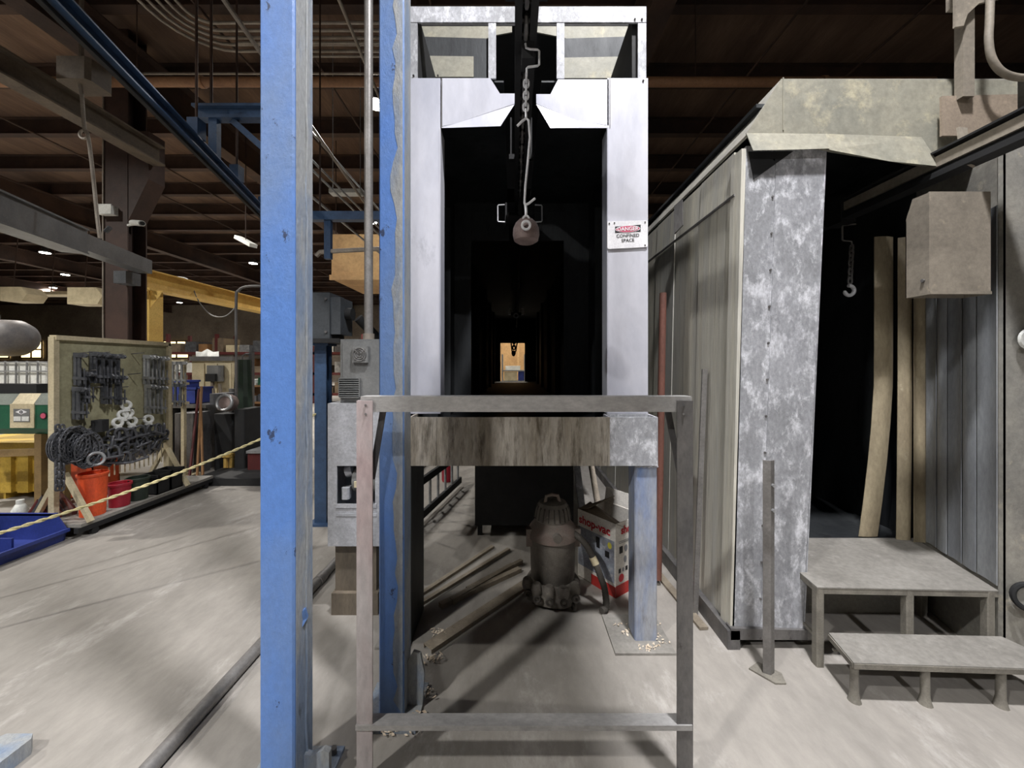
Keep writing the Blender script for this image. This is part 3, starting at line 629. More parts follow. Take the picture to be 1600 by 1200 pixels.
text_part('lettering', 'shop-vac', .078, A+n1*.002+e1*(Lw*.54)+up*.41, -e1, up, 'redink', t, bold=.0022)
text_part('lettering', 'shop-vac', .070, A+n2*.002+e2*(Rw*.62)+up*.42, e2, up, 'redink', t, bold=.0022)
def rect(o, ax, x, z, w_, h_, n, mat, name='printed_icon'):
    if h_ > .02 and mat != 'inkblack':
        c_ = o+n*.002+ax*(x+w_/2)+up*(z+h_/2)
        return MB().add([c_+ax*w_/2*math.cos(a)+up*h_/2*math.sin(a) for a in [2*PI*i/16 for i in range(16)]], [tuple(range(16))]).build(name, mat, t)
    return panel(o+n*.0018, ax, x, x+w_, z, z+h_, n, .0003, name, mat)
for i, (x, m_) in enumerate(((.035, 'inkblack'), (.085, 'inkgrey'), (.135, 'inkyellow'))):
    rect(A, e2, x, .275, .034, .045, n2, m_); rect(A, e1, .03+(2-i)*.05, .30, .034, .042, n1, m_)
rect(A, e1, .05, .235, .036, .042, n1, 'inkblack'); rect(A, e1, .13, .27, .03, .03, n1, 'inkblack')
rect(A, e2, .08, .205, .03, .045, n2, 'inkgrey'); rect(A, e2, .03, .34, .16, .004, n2, 'inkgrey'); rect(A, e2, .03, .35, .16, .004, n2, 'inkgrey')
for i in range(4): rect(A, e2, .028+i*.035, .15, .022, .028, n2, 'inkgrey' if i % 2 else 'inkblack')
cc = A+n2*.002+e2*.055+up*.115
MB().add([cc+e2*.026*math.cos(a)+up*.026*math.sin(a) for a in [2*PI*i/20 for i in range(20)]], [tuple(range(20))]).build('round_seal', 'redink', t)
# flaps: far ones raised, near side one folded in
MB().prism([A+e2*Rw+up*HH, A+e2*Rw+e1*Lw+up*HH, A+e2*(Rw+.02)+e1*Lw+up*(HH+.10), A+e2*(Rw+.02)+up*(HH+.10)], e2*.004).build('flap', 'carton', t)
MB().prism([A+up*(HH-.005)+e2*.01, A+e1*Lw+up*(HH-.005)+e2*.01, A+e1*Lw+e2*.13+up*(HH+.02), A+e2*.13+up*(HH-.06)], up*.004).build('flap', 'cardboard', t)
MB().prism([A+e1*Lw+up*HH, A+e1*Lw+e2*Rw+up*HH, A+e1*(Lw-.10)+e2*Rw+up*(HH+.06), A+e1*(Lw-.10)+up*(HH+.03)], up*.004).build('flap', 'cardboard', t)

# steel stock lying on the floor
def stock(name, a, b, w_, h_, lab, mat='floorsteel', z=0):
    a, b = V(a), V(b); a.z = b.z = z+h_/2
    o = MB().bar(a, b, w_, h_).build(name, mat); return tag(o, lab, 'metal stock', 'steel lengths on the floor under the tunnel')
def fl(u, v): d = 900/(v-570); return V(((u-CX)/F*d, d, 0))
mb = MB()
a, b = fl(668, 1018), fl(838, 905); d = (b-a).normalized(); s_ = V((-d.y, d.x, 0))
pr = [(-.035, 0), (.035, 0), (.035, .022), (.031, .022), (.031, .004), (-.031, .004), (-.031, .022), (-.035, .022)]
mb.prism([a+s_*x+up*(.026-z) for x, z in pr], b-a)
tag(mb.build('steel_channel', 'floorsteel'), 'flat steel channel lying nearest, closest to the middle blue column', 'metal stock', 'steel lengths on the floor under the tunnel')
stock('steel_angle', fl(688, 950), fl(812, 893), .04, .03, 'bright edged steel angle ending beside the vacuum')
stock('steel_tube', fl(705, 944), fl(800, 888), .035, .035, 'short steel tube lying second from the vacuum')
stock('steel_bar', fl(650, 950), fl(795, 860), .03, .02, 'long thin bar lying second from the tunnel skirt')
stock('steel_bar', fl(644, 940), fl(770, 856), .03, .02, 'long thin bar lying nearest to the tunnel skirt')
stock('steel_tube', fl(730, 925), fl(815, 880), .03, .03, 'dusty tube lying nearest behind the vacuum dolly', z=0)
# ladder and red item far left under the tunnel
t = thing('ladder', 'dark folded ladder lying on its side under the tunnel edge', 'ladder', (-.9, 4.1, 0))
la, lb = V((-.93, 3.3, 0)), V((-.66, 4.75, 0)); ld_ = (lb-la).normalized(); ls = V((0, 0, 1))
for z in (.08, .40): MB().bar(la+up*z, lb+up*z, .03, .07).build('side_rail', 'black', t)
for i in range(7):
    q = la+(lb-la)*((i+.5)/7); MB().cyl(q+up*.1, q+up*.38, .014, n=8).build('rung', 'silver', t)
MB().bar(la, la+up*.01+ld_*.1, .04, .1).build('foot', 'black', t)
o = MB().lathe([(.06, 0), (.07, .02), (.07, .36), (.05, .42), (.025, .44), (.025, .48), (0, .48)], (-.86, 4.95, 0), 16).build('gas_cylinder', 'red', smooth=True)
tag(o, 'small dark red cylinder standing by the ladder under the tunnel', 'cylinder')
# leaning channels right-hand under the tunnel
def lean(name, a, b, w_, h_, mat, lab): return tag(MB().bar(a, b, w_, h_).build(name, mat), lab, 'metal stock', 'lengths leaning between tunnel and booth')
lean('leaning_channel', (.62, 3.35, .0+.03), (.63, 4.3, 1.0), .06, .03, 'zinc', 'pale channel leaning up behind the printed carton')
lean('leaning_channel', (.75, 3.2, .03), (.75, 4.2, .98), .05, .03, 'floorsteel', 'dusty channel leaning behind the carton, nearer the booth')
o = MB().cyl(P(1028, 905, 2.62)+V((0, 0, 0)), P(1036, 458, 2.72), .024, n=20).build('rust_pipe', 'rustpipe', smooth=True)
tag(o, 'upright rust brown pipe standing between tunnel and booth', 'pipe')
o = MB().cyl((P(1033, 712, 2.6).x, 2.6, P(0, 712, 2.6).z), (P(1040, 712, 2.6).x, 2.6, P(0, 712, 2.6).z+.003), .01, n=8)
o = MB().bar((1.085, 2.30, 0), P(1101, 577, 2.32), .03, .012, (0, 1, 0)).build('leaning_bar', 'pipe'); tag(o, 'thin grey flat bar leaning against the side of the booth', 'metal stock', 'lengths leaning between tunnel and booth')
MBs = MB().bar(fl(1100, 985)+V((0, 0, .01)), fl(1030, 895)+V((-.02, 0, .01)), .05, .015)
tag(MBs.build('floor_strip', 'floorsteel'), 'flat steel strip lying on the floor along the booth', 'metal stock')

# ------------------------------------------------------------------ electrical cabinet, post and motor box
EZ = 2.28
t = thing('motor_box', 'chalky white metal enclosure on a post with open front showing a motor', 'enclosure', (-.95, 2.36, 0))
ex0, ex1 = P(512, 0, EZ).x, P(594, 0, EZ).x
ez1, ez0 = P(0, 632, EZ).z, P(0, 852, EZ).z
wz1, wz0 = P(0, 728, EZ).z, P(0, 788, EZ).z
mb = MB(); mb.box(ex0, ex1, EZ, EZ+.008, wz1, ez1); mb.box(ex0, ex0+.055, EZ, EZ+.008, ez0, wz1); mb.box(ex1-.03, ex1, EZ, EZ+.008, ez0, wz1); mb.box(ex0+.055, ex1-.03, EZ, EZ+.008, ez0, wz0)
mb.box(ex0, ex0+.008, EZ+.008, EZ+.22, ez0, ez1); mb.box(ex1-.008, ex1, EZ+.008, EZ+.22, ez0, ez1); mb.box(ex0, ex1, EZ+.22, EZ+.228, ez0, ez1); mb.box(ex0, ex1, EZ, EZ+.228, ez0-.006, ez0); mb.box(ex0, ex1, EZ, EZ+.228, ez1, ez1+.006)
mb.build('shell', 'box', t)
MB().cyl((ex0+.13, EZ+.1, (wz0+wz1)/2+.01), (ex1-.02, EZ+.1, (wz0+wz1)/2+.01), .075, n=20).build('motor', 'cabinet', t, True)
MB().box(ex0+.15, ex0+.19, EZ+.015, EZ+.03, (wz0+wz1)/2-.02, (wz0+wz1)/2+.015).build('rating_plate', 'cream', t)
MB().bbox(ex0+.07, ex0+.115, EZ+.02, EZ+.08, wz0+.02, wz0+.09, .008).build('junction_box', 'box', t)
MB().cyl((ex0+.08, EZ+.08, wz1-.05), (ex0+.12, EZ+.08, wz1-.04), .04).build('motor_end_bell', 'box', t, True)
MB().box(ex0+.05, ex1-.02, EZ-.006, EZ, wz0-.02, wz0+.004).build('lip', 'box', t)
MB().box(ex0+.05, ex1-.02, EZ-.004, EZ, wz0-.07, wz0-.055).build('lip', 'box', t)
px0, px1 = P(524, 0, EZ+.05).x, P(588, 0, EZ+.05).x
MB().box(px0, px1, EZ+.05, EZ+.17, .0, ez0-.006).build('post', 'post', t)
MB().box(px0-.01, px1+.02, EZ+.02, EZ+.2, 0, .13).build('post_shoe', 'post', t)
t = thing('electrical_cabinet', 'grey electrical cabinet with square fan filter and louvred vent', 'cabinet', (-.9, 2.4, ez1+.006))
cx0, cx1 = P(531, 0, EZ+.03).x, P(610, 0, EZ+.03).x; cz1 = P(0, 530, EZ+.03).z; cy = EZ+.03
MB().bbox(cx0, cx1, cy, cy+.2, ez1+.006, cz1, .006).build('body', 'cabinet', t)
MB().box(cx0+.02, cx1-.006, cy-.008, cy, ez1+.02, cz1-.012).build('door', 'cabinet', t)
fc = P(564, 554, cy-.01)
fan = MB().bbox(fc.x-.048, fc.x+.048, cy-.03, cy-.008, fc.z-.048, fc.z+.048, .006).build('fan_filter', 'cabinet', t)
mb = MB()
for r in (.014, .026, .038): mb.ring((fc.x, cy-.033, fc.z), r, .0028, (0, 1, 0), 20, 5)
for a in (PI/4, 3*PI/4): mb.bar((fc.x-.045*math.cos(a), cy-.033, fc.z-.045*math.sin(a)), (fc.x+.045*math.cos(a), cy-.033, fc.z+.045*math.sin(a)), .006, .004, (0, 1, 0))
mb.build('fan_guard', 'steel', fan)
vx0, vx1, vz1, vz0 = P(531, 0, cy).x+.006, P(563, 0, cy).x, P(0, 591, cy).z, P(0, 620, cy).z
vent = MB().box(vx0, vx1, cy-.012, cy-.008, vz0, vz1).build('vent', 'black', t)
for i in range(8): z = vz0+.006+i*(vz1-vz0-.008)/8; MB().prism([(vx0, cy-.024, z), (vx0, cy-.012, z+.006), (vx0, cy-.012, z+.009), (vx0, cy-.024, z+.004)], (vx1-vx0, 0, 0)).build('louvre', 'cabinet', vent)
mb = MB(); mb.box(vx0-.004, vx0, cy-.024, cy-.008, vz0, vz1); mb.box(vx1, vx1+.006, cy-.024, cy-.008, vz0, vz1); mb.box(vx0, vx1, cy-.024, cy-.008, vz0-.004, vz0+.002); mb.box(vx0, vx1, cy-.024, cy-.008, vz1-.003, vz1+.003); mb.build('vent_frame', 'cabinet', vent)
t = thing('riser_conduit', 'tall vertical grey conduit rising from the top of the electrical cabinet', 'conduit', (P(576, 0, 2.4).x, 2.4, cz1))
x = P(576, 0, 2.4).x
MB().cyl((x, 2.4, cz1), (x, 2.4, ZR), .026, n=20).build('pipe', 'pipe', t, True)
MB().cyl((x, 2.4, cz1), (x, 2.4, cz1+.04), .034, n=20).build('locknut', 'conduit', t, True)
# floor pipe
t = thing('floor_conduit', 'long grey pipe lying along the floor left of the blue columns', 'pipe', (-1.33, 3, 0))
MB().cyl((-1.33, .6, .03), (-1.33, 6.2, .03), .03, n=16).build('pipe', 'pipe', t, True)
for yy in (2.6, 4.4): MB().cyl((-1.33, yy, .03), (-1.33, yy+.08, .03), .036, n=16).build('coupling', 'pipe', t, True)

# ------------------------------------------------------------------ right-hand booth
BTH = thing('spray_booth', 'large weathered galvanised booth with sloped hood and dark open doorway', 'booth', (1.9, 2.6, 0))
FY = 2.04; WX = 1.16; WT = 2.68
# side wall panels, with standing seams
yy = FY+.09; i = 0
while yy < 9:
    x = WX+.004*(i % 2)
    MB().hexa([(x, yy+.004, .1), (x+.02, yy+.004, .1), (x+.02, yy+.376, .1), (x, yy+.376, .1), (x+.05, yy+.004, 2.42), (x+.07, yy+.004, 2.42), (x+.07, yy+.376, 2.42), (x+.05, yy+.376, 2.42)]).build('side_panel', 'zincwall', BTH)
    MB().hexa([(x+.05, yy+.004, 2.425), (x+.07, yy+.004, 2.425), (x+.07, yy+.376, 2.425), (x+.05, yy+.376, 2.425), (x+.065, yy+.004, WT), (x+.085, yy+.004, WT), (x+.085, yy+.376, WT), (x+.065, yy+.376, WT)]).build('upper_panel', 'zincwall', BTH)
    yy += .38; i += 1
WE = yy
MB().hexa([(WX+.012, FY+.09, .1), (WX+.03, FY+.09, .1), (WX+.03, WE, .1), (WX+.012, WE, .1), (WX+.062, FY+.09, 2.5), (WX+.08, FY+.09, 2.5), (WX+.08, WE, 2.5), (WX+.062, WE, 2.5)]).build('backing_sheet', 'black', BTH)
MB().bar((WX+.043, FY+.05, 2.424), (WX+.043, WE, 2.424), .012, .012).build('seam_strip', 'steel', BTH)
MB().box(WX-.035, WX+.03, FY-.02, WE, 0, .1).build('base_angle', 'steel', BTH)
# corner strips with bolts
MB().prism([P(1141, 985, FY), P(1147, 985, FY), P(1166, 232, FY), P(1159, 232, FY)], (-.004, .09, 0)).build('corner_strip', 'zincwall', BTH)
for i in range(14):
    q = P(1139+i*1.45, 950-i*52, FY+.07); MB().cyl(q, q+V((-.014, -.004, 0)), .006, n=8).build('bolt', 'silver', BTH)
# front column panels (left bay with the riveted seam)
def lerp(a, b, s): return tuple(a[i]+(b[i]-a[i])*s for i in range(2))
bl, br_, tl, tr = (1144, 992), (1254, 992), (1166, 228), (1290, 230)
ml, mt = lerp(bl, br_, .42), lerp(tl, tr, .40)
MB().prism([P(*bl, FY), P(*ml, FY), P(*mt, FY), P(*tl, FY)], (0, .02, 0)).build('front_panel', 'zinc', BTH)
MB().prism([P(ml[0]-2, ml[1], FY-.004), P(*br_, FY-.004), P(*tr, FY-.004), P(mt[0]-2, mt[1], FY-.004)], (0, .02, 0)).build('front_panel', 'zinc', BTH)
for i in range(13):
    q = lerp((mt[0]-7, mt[1]+22), (ml[0]-4, ml[1]), i/13); q = P(*q, FY); MB().cyl(q, q+V((0, -.006, 0)), .006, n=8).build('rivet', 'steel', BTH)
MB().prism([P(1255, 992, FY-.004), P(1257, 992, FY-.004), P(1292, 230, FY-.004), P(1290, 230, FY-.004)], (.0, .2, 0)).build('door_return', 'zinc', BTH)
MB().prism([P(1142, 1000, FY-.02), P(1262, 1000, FY-.02), P(1262, 985, FY-.02), P(1142, 982, FY-.02)], (0, .05, 0)).build('base_angle', 'steel', BTH)
# hood: gable plate, folded lip, roof slope, dark patch under lip
GX = [(1165, 212), (1221, 123), (1590, 125), (1590, 262), (1440, 258), (1300, 236)]
MB().prism([P(u, v, FY-.012) for u, v in GX], (0, .012, 0)).build('hood_front', 'zinchood', BTH)
MB().box(P(1221, 0, FY).x-.003, P(1221, 0, FY).x+.003, FY-.016, FY-.012, P(0, 206, FY).z, P(0, 124, FY).z).build('hood_seam', 'zinchood', BTH)
MB().prism([P(1166, 208, FY-.013), P(1290, 209, FY-.013), P(1296, 232, FY-.05), P(1230, 234, FY-.05), P(1177, 235, FY-.05)], (0, .006, .003)).build('hood_lip', 'zinchood', BTH)
MB().prism([P(1290, 209, FY-.013), P(1440, 214, FY-.013), P(1470, 260, FY-.05), P(1390, 252, FY-.05), P(1296, 234, FY-.05)], (0, .006, .003)).build('hood_lip', 'zinchood', BTH)
MB().prism([P(1170, 237, FY-.006), P(1240, 236, FY-.006), P(1178, 280, FY-.006)], (0, .004, 0)).build('shadow_patch', 'black', BTH)  # flat black triangle, shadow under the hood lip put in as colour
ra, rb = P(1165, 212, FY), P(1221, 123, FY)
MB().prism([ra, rb, rb+V((0, WE-FY, 0)), ra+V((0, WE-FY, 0))], (.01, 0, -.01)).build('roof_slope', 'panelgrey', BTH)
MB().prism([rb, V((4.2, FY, rb.z)), V((4.2, WE, rb.z)), rb+V((0, WE-FY, 0))], (0, 0, -.01)).build('roof_top', 'panelgrey', BTH)
MB().prism([P(1055, 322, 2.75)+V((0, 0, 0)), P(1067, 312, 2.70), P(1068, 352, 2.70), P(1055, 366, 2.75)], (-.01, -.006, 0)).build('strap', 'steel', BTH)
# right front panel, interior
RX = 2.37
MB().box(RX, 4.2, 1.86, 1.88, 0, 2.62).build('right_front_panel', 'panelgrey', BTH)
MB().hexa([(RX, 1.86, 0), (RX+.012, 1.86, 0), (2.58, 2.45, 0), (2.568, 2.45, 0), (RX, 1.86, 2.62), (RX+.012, 1.86, 2.62), (2.58, 2.45, 2.62), (2.568, 2.45, 2.62)]).build('door_cheek', 'panelgrey', BTH)
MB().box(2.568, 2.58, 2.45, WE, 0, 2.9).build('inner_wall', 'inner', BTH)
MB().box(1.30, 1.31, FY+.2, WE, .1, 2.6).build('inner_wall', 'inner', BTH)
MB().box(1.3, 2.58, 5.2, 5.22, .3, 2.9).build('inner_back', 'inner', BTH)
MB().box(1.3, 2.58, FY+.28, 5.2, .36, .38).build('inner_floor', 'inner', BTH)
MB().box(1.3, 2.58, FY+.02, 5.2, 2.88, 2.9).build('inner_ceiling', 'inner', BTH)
MB().box(1.55, 2.5, FY+.28, FY+.3, 0, .36).build('sill_wall', 'panelgrey', BTH)
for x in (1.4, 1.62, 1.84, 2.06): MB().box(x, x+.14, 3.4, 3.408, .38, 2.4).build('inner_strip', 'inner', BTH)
# curtain strips
cur = thing('strip_curtain', 'hanging tan and grey plastic strips inside the booth doorway', 'curtain', (2.4, 2.4, .4))
def strip(p0, p1, z0, z1, bulge, mat, shift=(0, 0)):
    rows = []; a, b = V(p0), V(p1); ax = (b-a); nn = V((-ax.y, ax.x, 0)).normalized()
    for i in range(9):
        s = i/8; z = z1+(z0-z1)*s; row = []
        for j in range(6):
            q = j/5; off = nn*(bulge*math.sin(PI*q)*(.6+.4*math.sin(s*4)))
            sh = V((shift[0], shift[1], 0))*(max(0, s-.45)/.55)**1.5
            row.append(a+ax*q+off+sh+V((0, 0, z)))
        rows.append(row)
    MB().grid(rows, .004, nn).build('strip', mat, cur, True)
strip((2.31, 2.46, 0), (2.43, 2.46, 0), .40, 2.32, -.02, 'striptan', (-.10, 0))
strip((2.42, 2.42, 0), (2.50, 2.41, 0), .40, 2.30, -.02, 'striptan', (-.01, 0))
strip((2.48, 2.38, 0), (2.545, 2.37, 0), .40, 2.32, .02, 'striptan')
pts = [(2.53, 2.345), (2.503, 2.26), (2.475, 2.18), (2.442, 2.08), (2.412, 1.99), (2.372, 1.87)]
for i in range(5): strip((pts[i][0]-.012, pts[i][1], 0), (pts[i+1][0]-.012, pts[i+1][1]+.008, 0), .42, 2.28, .012*(-1)**i, 'stripgrey')
# cover box on the right of the door
t = thing('cover_box', 'tan dusty sheet metal cover box high on the right of the booth doorway', 'cover', P(1490, 460, 2.0))
x0_, x1_ = P(1450, 0, 1.83).x, P(1546, 0, 1.83).x
mb = MB(); zz0, zz1 = P(0, 460, 1.83).z, P(0, 300, 1.83).z
mb.prism([(x0_, 1.83, zz0), (x0_, 1.83, zz1), (x0_, 1.90, zz1+.0), (x0_, 1.935, zz1-.10), (x0_, 1.935, zz0)], (.004, 0, 0))
mb.box(x0_, x1_, 1.825, 1.83, zz0, zz1)
mb.box(x0_, x1_, 1.83, 1.90, zz1-.004, zz1); mb.box(x1_-.004, x1_, 1.83, 1.935, zz0, zz1); mb.box(x0_, x1_, 1.931, 1.935, zz0, zz1-.1)
mb.build('shell', 'hoodtan', t)
MB().box(x0_, x1_, 1.82, 1.825, zz0, zz0+.014).build('bottom_lip', 'hoodtan', t)
MB().cyl((x0_-.001, 1.85, zz0+.07), (x0_-.008, 1.85, zz0+.07), .008, n=8).build('screw', 'steel', t)
# booth monorail
TX = 2.22; TZ = 2.47
t = thing('monorail_track', 'tan dusty monorail track running into the booth doorway', 'conveyor', (TX, 2, TZ))
MB().box(TX-.03, TX+.03, -1.5, 5.1, TZ+.055, TZ+.11).build('upper_channel', 'hoodtan', t)
MB().box(TX-.015, TX+.015, -1.5, 5.1, TZ+.03, TZ+.055).build('web', 'black', t)
MB().box(TX-.04, TX+.04, -1.5, 5.1, TZ, TZ+.03).build('lower_rail', 'black', t)
MB().box(TX-.045, TX+.045, -1.5, 5.1, TZ+.125, TZ+.135).build('top_flange', 'black', t)
MB().box(TX-.05, TX+.05, 2.55, 2.68, TZ-.02, TZ+.16).build('splice_box', 'black', t)
t = thing('track_hanger', 'dusty tan bracket, plate and channel holding the monorail from the roof', 'bracket', (2.3, 1.95, 2.55))
MB().prism([P(1472, 150, 1.98), P(1590, 147, 1.98), P(1590, 205, 1.98), P(1560, 212, 1.98), P(1472, 212, 1.98)], (0, .012, 0)).build('plate', 'patch', t)
mb = MB(); hx0, hx1 = P(1505, 0, 1.95).x, P(1523, 0, 1.95).x
mb.box(hx0, hx1, 1.95, 1.956, P(0, 150, 1.95).z, 3.6); mb.box(hx0, hx0+.006, 1.956, 1.99, P(0, 150, 1.95).z, 3.6); mb.box(hx1-.006, hx1, 1.956, 1.99, P(0, 150, 1.95).z, 3.6); mb.build('channel', 'hoodtan', t)
mb = MB(); mb.prism([P(1493, 42, 1.93), P(1506, 40, 1.93), P(1512, 22, 1.93), P(1530, 5, 1.93), P(1575, -6, 1.93), P(1575, -60, 1.93), P(1493, -60, 1.93)], (0, .012, 0)); mb.build('upper_bracket', 'hoodtan', t)
MB().box(hx0-.01, hx1+.01, 1.94, 2.02, P(0, 0, 1.95).z, ZR).build('drop_rod', 'hoodtan', t)
MB().bar(P(1503, 200, 1.93), P(1508, 252, 1.90), .045, .01, (0, 1, 0)).build('strap', 'hoodtan', t); MB().bar(P(1508, 250, 1.90), P(1516, 258, 1.86), .045, .01, (0, 1, 0)).build('strap_toe', 'hoodtan', t)
o = MB().tube(smooth_path([P(1548, -30, 1.9), P(1546, 35, 1.9), P(1545, 65, 1.9), P(1550, 92, 1.9), P(1565, 112, 1.9), P(1590, 121, 1.9), P(1625, 120, 1.9)], 6), .016, 10).build('flexible_hose', 'hoodtan', smooth=True)
tag(o, 'dusty flexible conduit curving down beside the monorail bracket', 'hose')
# hook on chain inside the doorway
hd = 2.62
t = thing('chain_hook', 'small pale hook on a chain hanging from the monorail in the doorway', 'hook', P(1327, 462, hd))
MB().tube([P(1337, 350, hd), P(1318, 352, hd), P(1316, 354, hd), P(1316, 374, hd), P(1318, 376, hd), P(1330, 377, hd), P(1332, 386, hd)], .006, 8).build('c_rod', 'pipe', t, True)
MB().chain(P(1331, 384, hd), P(1328, 442, hd), .045, .006).build('chain', 'pipe', t, True)
cc = P(1327, 454, hd)
MB().tube([cc+V((.033*math.sin(a), 0, .033*math.cos(a))) for a in [i*.35-.2 for i in range(15)]], [.012]*14+[.006], 8).build('hook', 'rod', t, True)
# discs at the frame edge
o = MB().lathe([(0, 0), (.045, .0), (.05, .006), (.045, .014), (0, .016)], P(1604, 530, 1.84), 28, (0, -1, 0)).build('round_disc', 'white', smooth=True); tag(o, 'white round disc on the booth panel at the right edge', 'disc')
t = thing('round_pan', 'dark rimmed round pan on the booth panel low at the right edge', 'pan', P(1606, 934, 1.75))
MB().ring(P(1612, 934, 1.80), .06, .012, (-.5, -1, .1), 24, 8).build('rim', 'black', t, True)
MB().lathe([(0, 0), (.055, 0), (.055, .01), (0, .01)], P(1612, 934, 1.82), 24, (-.5, -1, .1)).build('dish', 'panelgrey', t)

# steps in front of the booth
t = thing('work_platform', 'higher grey dusty steel platform at the booth doorway', 'platform', (1.95, 2.1, 0))
zt_ = .40
MB().prism([(1.50, 1.90, zt_-.006), (2.36, 1.87, zt_-.006), (2.545, 2.44, zt_-.006), (1.56, 2.44, zt_-.006)], (0, 0, .006)).build('deck_plate', 'dustplate', t)
MB().bar((1.50, 1.905, zt_-.02), (2.36, 1.875, zt_-.02), .006, .028).build('edge_angle', 'dustleg', t)
MB().bar((1.503, 1.90, zt_-.02), (1.555, 2.3, zt_-.02), .006, .028).build('edge_angle', 'dustleg', t)
for x, yy in ((1.52, 1.92), (1.95, 1.905), (2.33, 1.89), (1.58, 2.3), (2.44, 2.3)): MB().bbox(x-.019, x+.019, yy-.019, yy+.019, 0, zt_-.006, .005).build('leg', 'dustleg', t)
MB().bar((1.52, 1.92, .13), (1.58, 2.3, .13), .012, .012).build('stretcher', 'dustleg', t)
t = thing('work_platform', 'lower grey dusty steel step standing in front of the higher platform', 'platform', (2.0, 1.75, 0))
z1_ = .185
MB().prism([(1.50, 1.695, z1_-.006), (2.42, 1.655, z1_-.006), (2.36, 1.86, z1_-.006), (1.545, 1.885, z1_-.006)], (0, 0, .006)).build('deck_plate', 'dustplate', t)
MB().bar((1.50, 1.695, z1_-.016), (2.42, 1.655, z1_-.016), .006, .022).build('edge_angle', 'dustleg', t)
MB().bar((1.50, 1.70, z1_-.016), (1.54, 1.88, z1_-.016), .006, .022).build('edge_angle', 'dustleg', t)
for x, yy in ((1.52, 1.715), (1.82, 1.70), (2.14, 1.688), (2.38, 1.68)): MB().lathe([(.026, 0), (.022, .012), (.017, .04), (.016, z1_-.006)], (x, yy, 0), 12).build('leg', 'dustleg', t, True)
MB().bar((1.545, 1.86, .12), (1.70, 1.87, .12), .01, .01).build('stretcher', 'dustleg', t)

# free standing post
t = thing('angle_post', 'short upright angle iron post with a square foot in front of the booth', 'post', (1.235, 1.87, 0))
px = P(1190, 0, 1.87).x
mb = MB(); mb.prism([(px, 1.86, .008), (px+.028, 1.845, .008), (px+.056, 1.86, .008), (px+.054, 1.866, .008), (px+.028, 1.852, .008), (px+.003, 1.866, .008)], (0, 0, 1.03)); mb.build('shaft', 'pipe', t)
MB().prism([(px-.05, 1.89, 0), (px+.02, 1.80, 0), (px+.07, 1.80, 0), (px+.09, 1.86, 0), (px+.02, 1.93, 0)], (0, 0, .008)).build('foot_plate', 'dustleg', t)
for z in (.92, .80): MB().cyl((px+.04, 1.852, z), (px+.04, 1.838, z), .008, n=6).build('bolt', 'silver', t)

# ------------------------------------------------------------------ left side: rope, bins, tool board, machine
a, b = V((-3.6, 1.9, .37)), V((-1.85, 3.59, 1.04))
N = 150
t = thing('barrier_rope', 'twisted yellow rope strung across the aisle from the farther blue column', 'rope', a)
for s_ in range(2):
    pth = []
    for i in range(N+1):
        k = i/N; p = a+(b-a)*k+V((0, 0, -.10*math.sin(PI*k))); ang = i*.95+s_*PI
        pth.append(p+V((.7*math.sin(ang), -.7*math.sin(ang), math.cos(ang)*1.0))*.006)
    MB().tube(pth, .0062, 6).build('strand', 'rope', t, True)
t = thing('rope_post', 'thin grey floor post holding the near end of the yellow rope', 'post', (-3.62, 1.88, 0))
MB().cyl((-3.62, 1.88, 0.02), (-3.62, 1.88, .5), .02, n=12).build('shaft', 'steel', t, True)
MB().lathe([(.12, 0), (.12, .015), (.02, .03), (0, .03)], (-3.62, 1.88, 0), 20).build('foot', 'steel', t, True)

def open_bin(name, x0, x1, y0, y1, z0, h, mat, label, group=None, front=.5, th=.012):
    t = thing(name, label, 'bin', ((x0+x1)/2, (y0+y1)/2, z0), group)
    mb = MB(); mb.box(x0, x1, y0, y1, z0, z0+th); mb.box(x0, x0+th, y0, y1, z0, z0+h)
    for ya, yb in ((y0, y0+th), (y1-th, y1)):
        mb.prism([(x0, ya, z0), (x1, ya, z0), (x1+.03, ya, z0+h*front), (x1-.06, ya, z0+h), (x0, ya, z0+h)], (0, yb-ya, 0))
    mb.prism([(x1, y0, z0), (x1+.03, y0, z0+h*front), (x1+.018, y0, z0+h*front), (x1-th, y0, z0)], (0, y1-y0, 0))
    mb.build('shell', mat, t)
    MB().box(x1+.018, x1+.04, y0-.008, y1+.008, z0+h*front-.02, z0+h*front+.006).build('front_rim', mat, t)
    mb = MB(); mb.box(x0-.012, x0+th, y0-.008, y1+.008, z0+h-.015, z0+h+.004); mb.box(x0, x1-.06, y0-.008, y0+th, z0+h-.015, z0+h+.004); mb.box(x0, x1-.06, y1-th, y1+.008, z0+h-.015, z0+h+.004); mb.build('rim', mat, t)
    return t
t = open_bin('parts_bin', -4.45, -3.84, 2.72, 3.28, 0, .23, 'binblue', 'blue plastic parts bin lying on the floor under the rope', front=.42)
MB().box(-4.40, -3.9, 2.98, 2.995, .012, .15).build('divider', 'binblue', t)
t = open_bin('parts_bin', -4.4, -3.78, 2.2, 2.68, 0, .20, 'bingrey', 'grey plastic parts bin on the floor, nearer than the blue one', front=.6)
t = thing('plastic_bottle', 'white plastic bottle standing behind the blue bin', 'bottle', (-4.5, 3.5, 0))
MB().lathe([(.05, 0), (.055, .02), (.055, .18), (.03, .23), (.02, .235)], (-4.5, 3.5, 0), 16).build('body', 'white', t, True)
MB().lathe([(.026, .235), (.026, .27), (0, .27)], (-4.5, 3.5, 0), 12).build('cap', 'white', t, True)
o = MB().bbox(-2.0, -1.86, 1.36, 1.5, 0, .06, .02).build('blue_block', 'bluegrey'); tag(o, 'small grey blue block on the floor at the lower left corner', 'block')

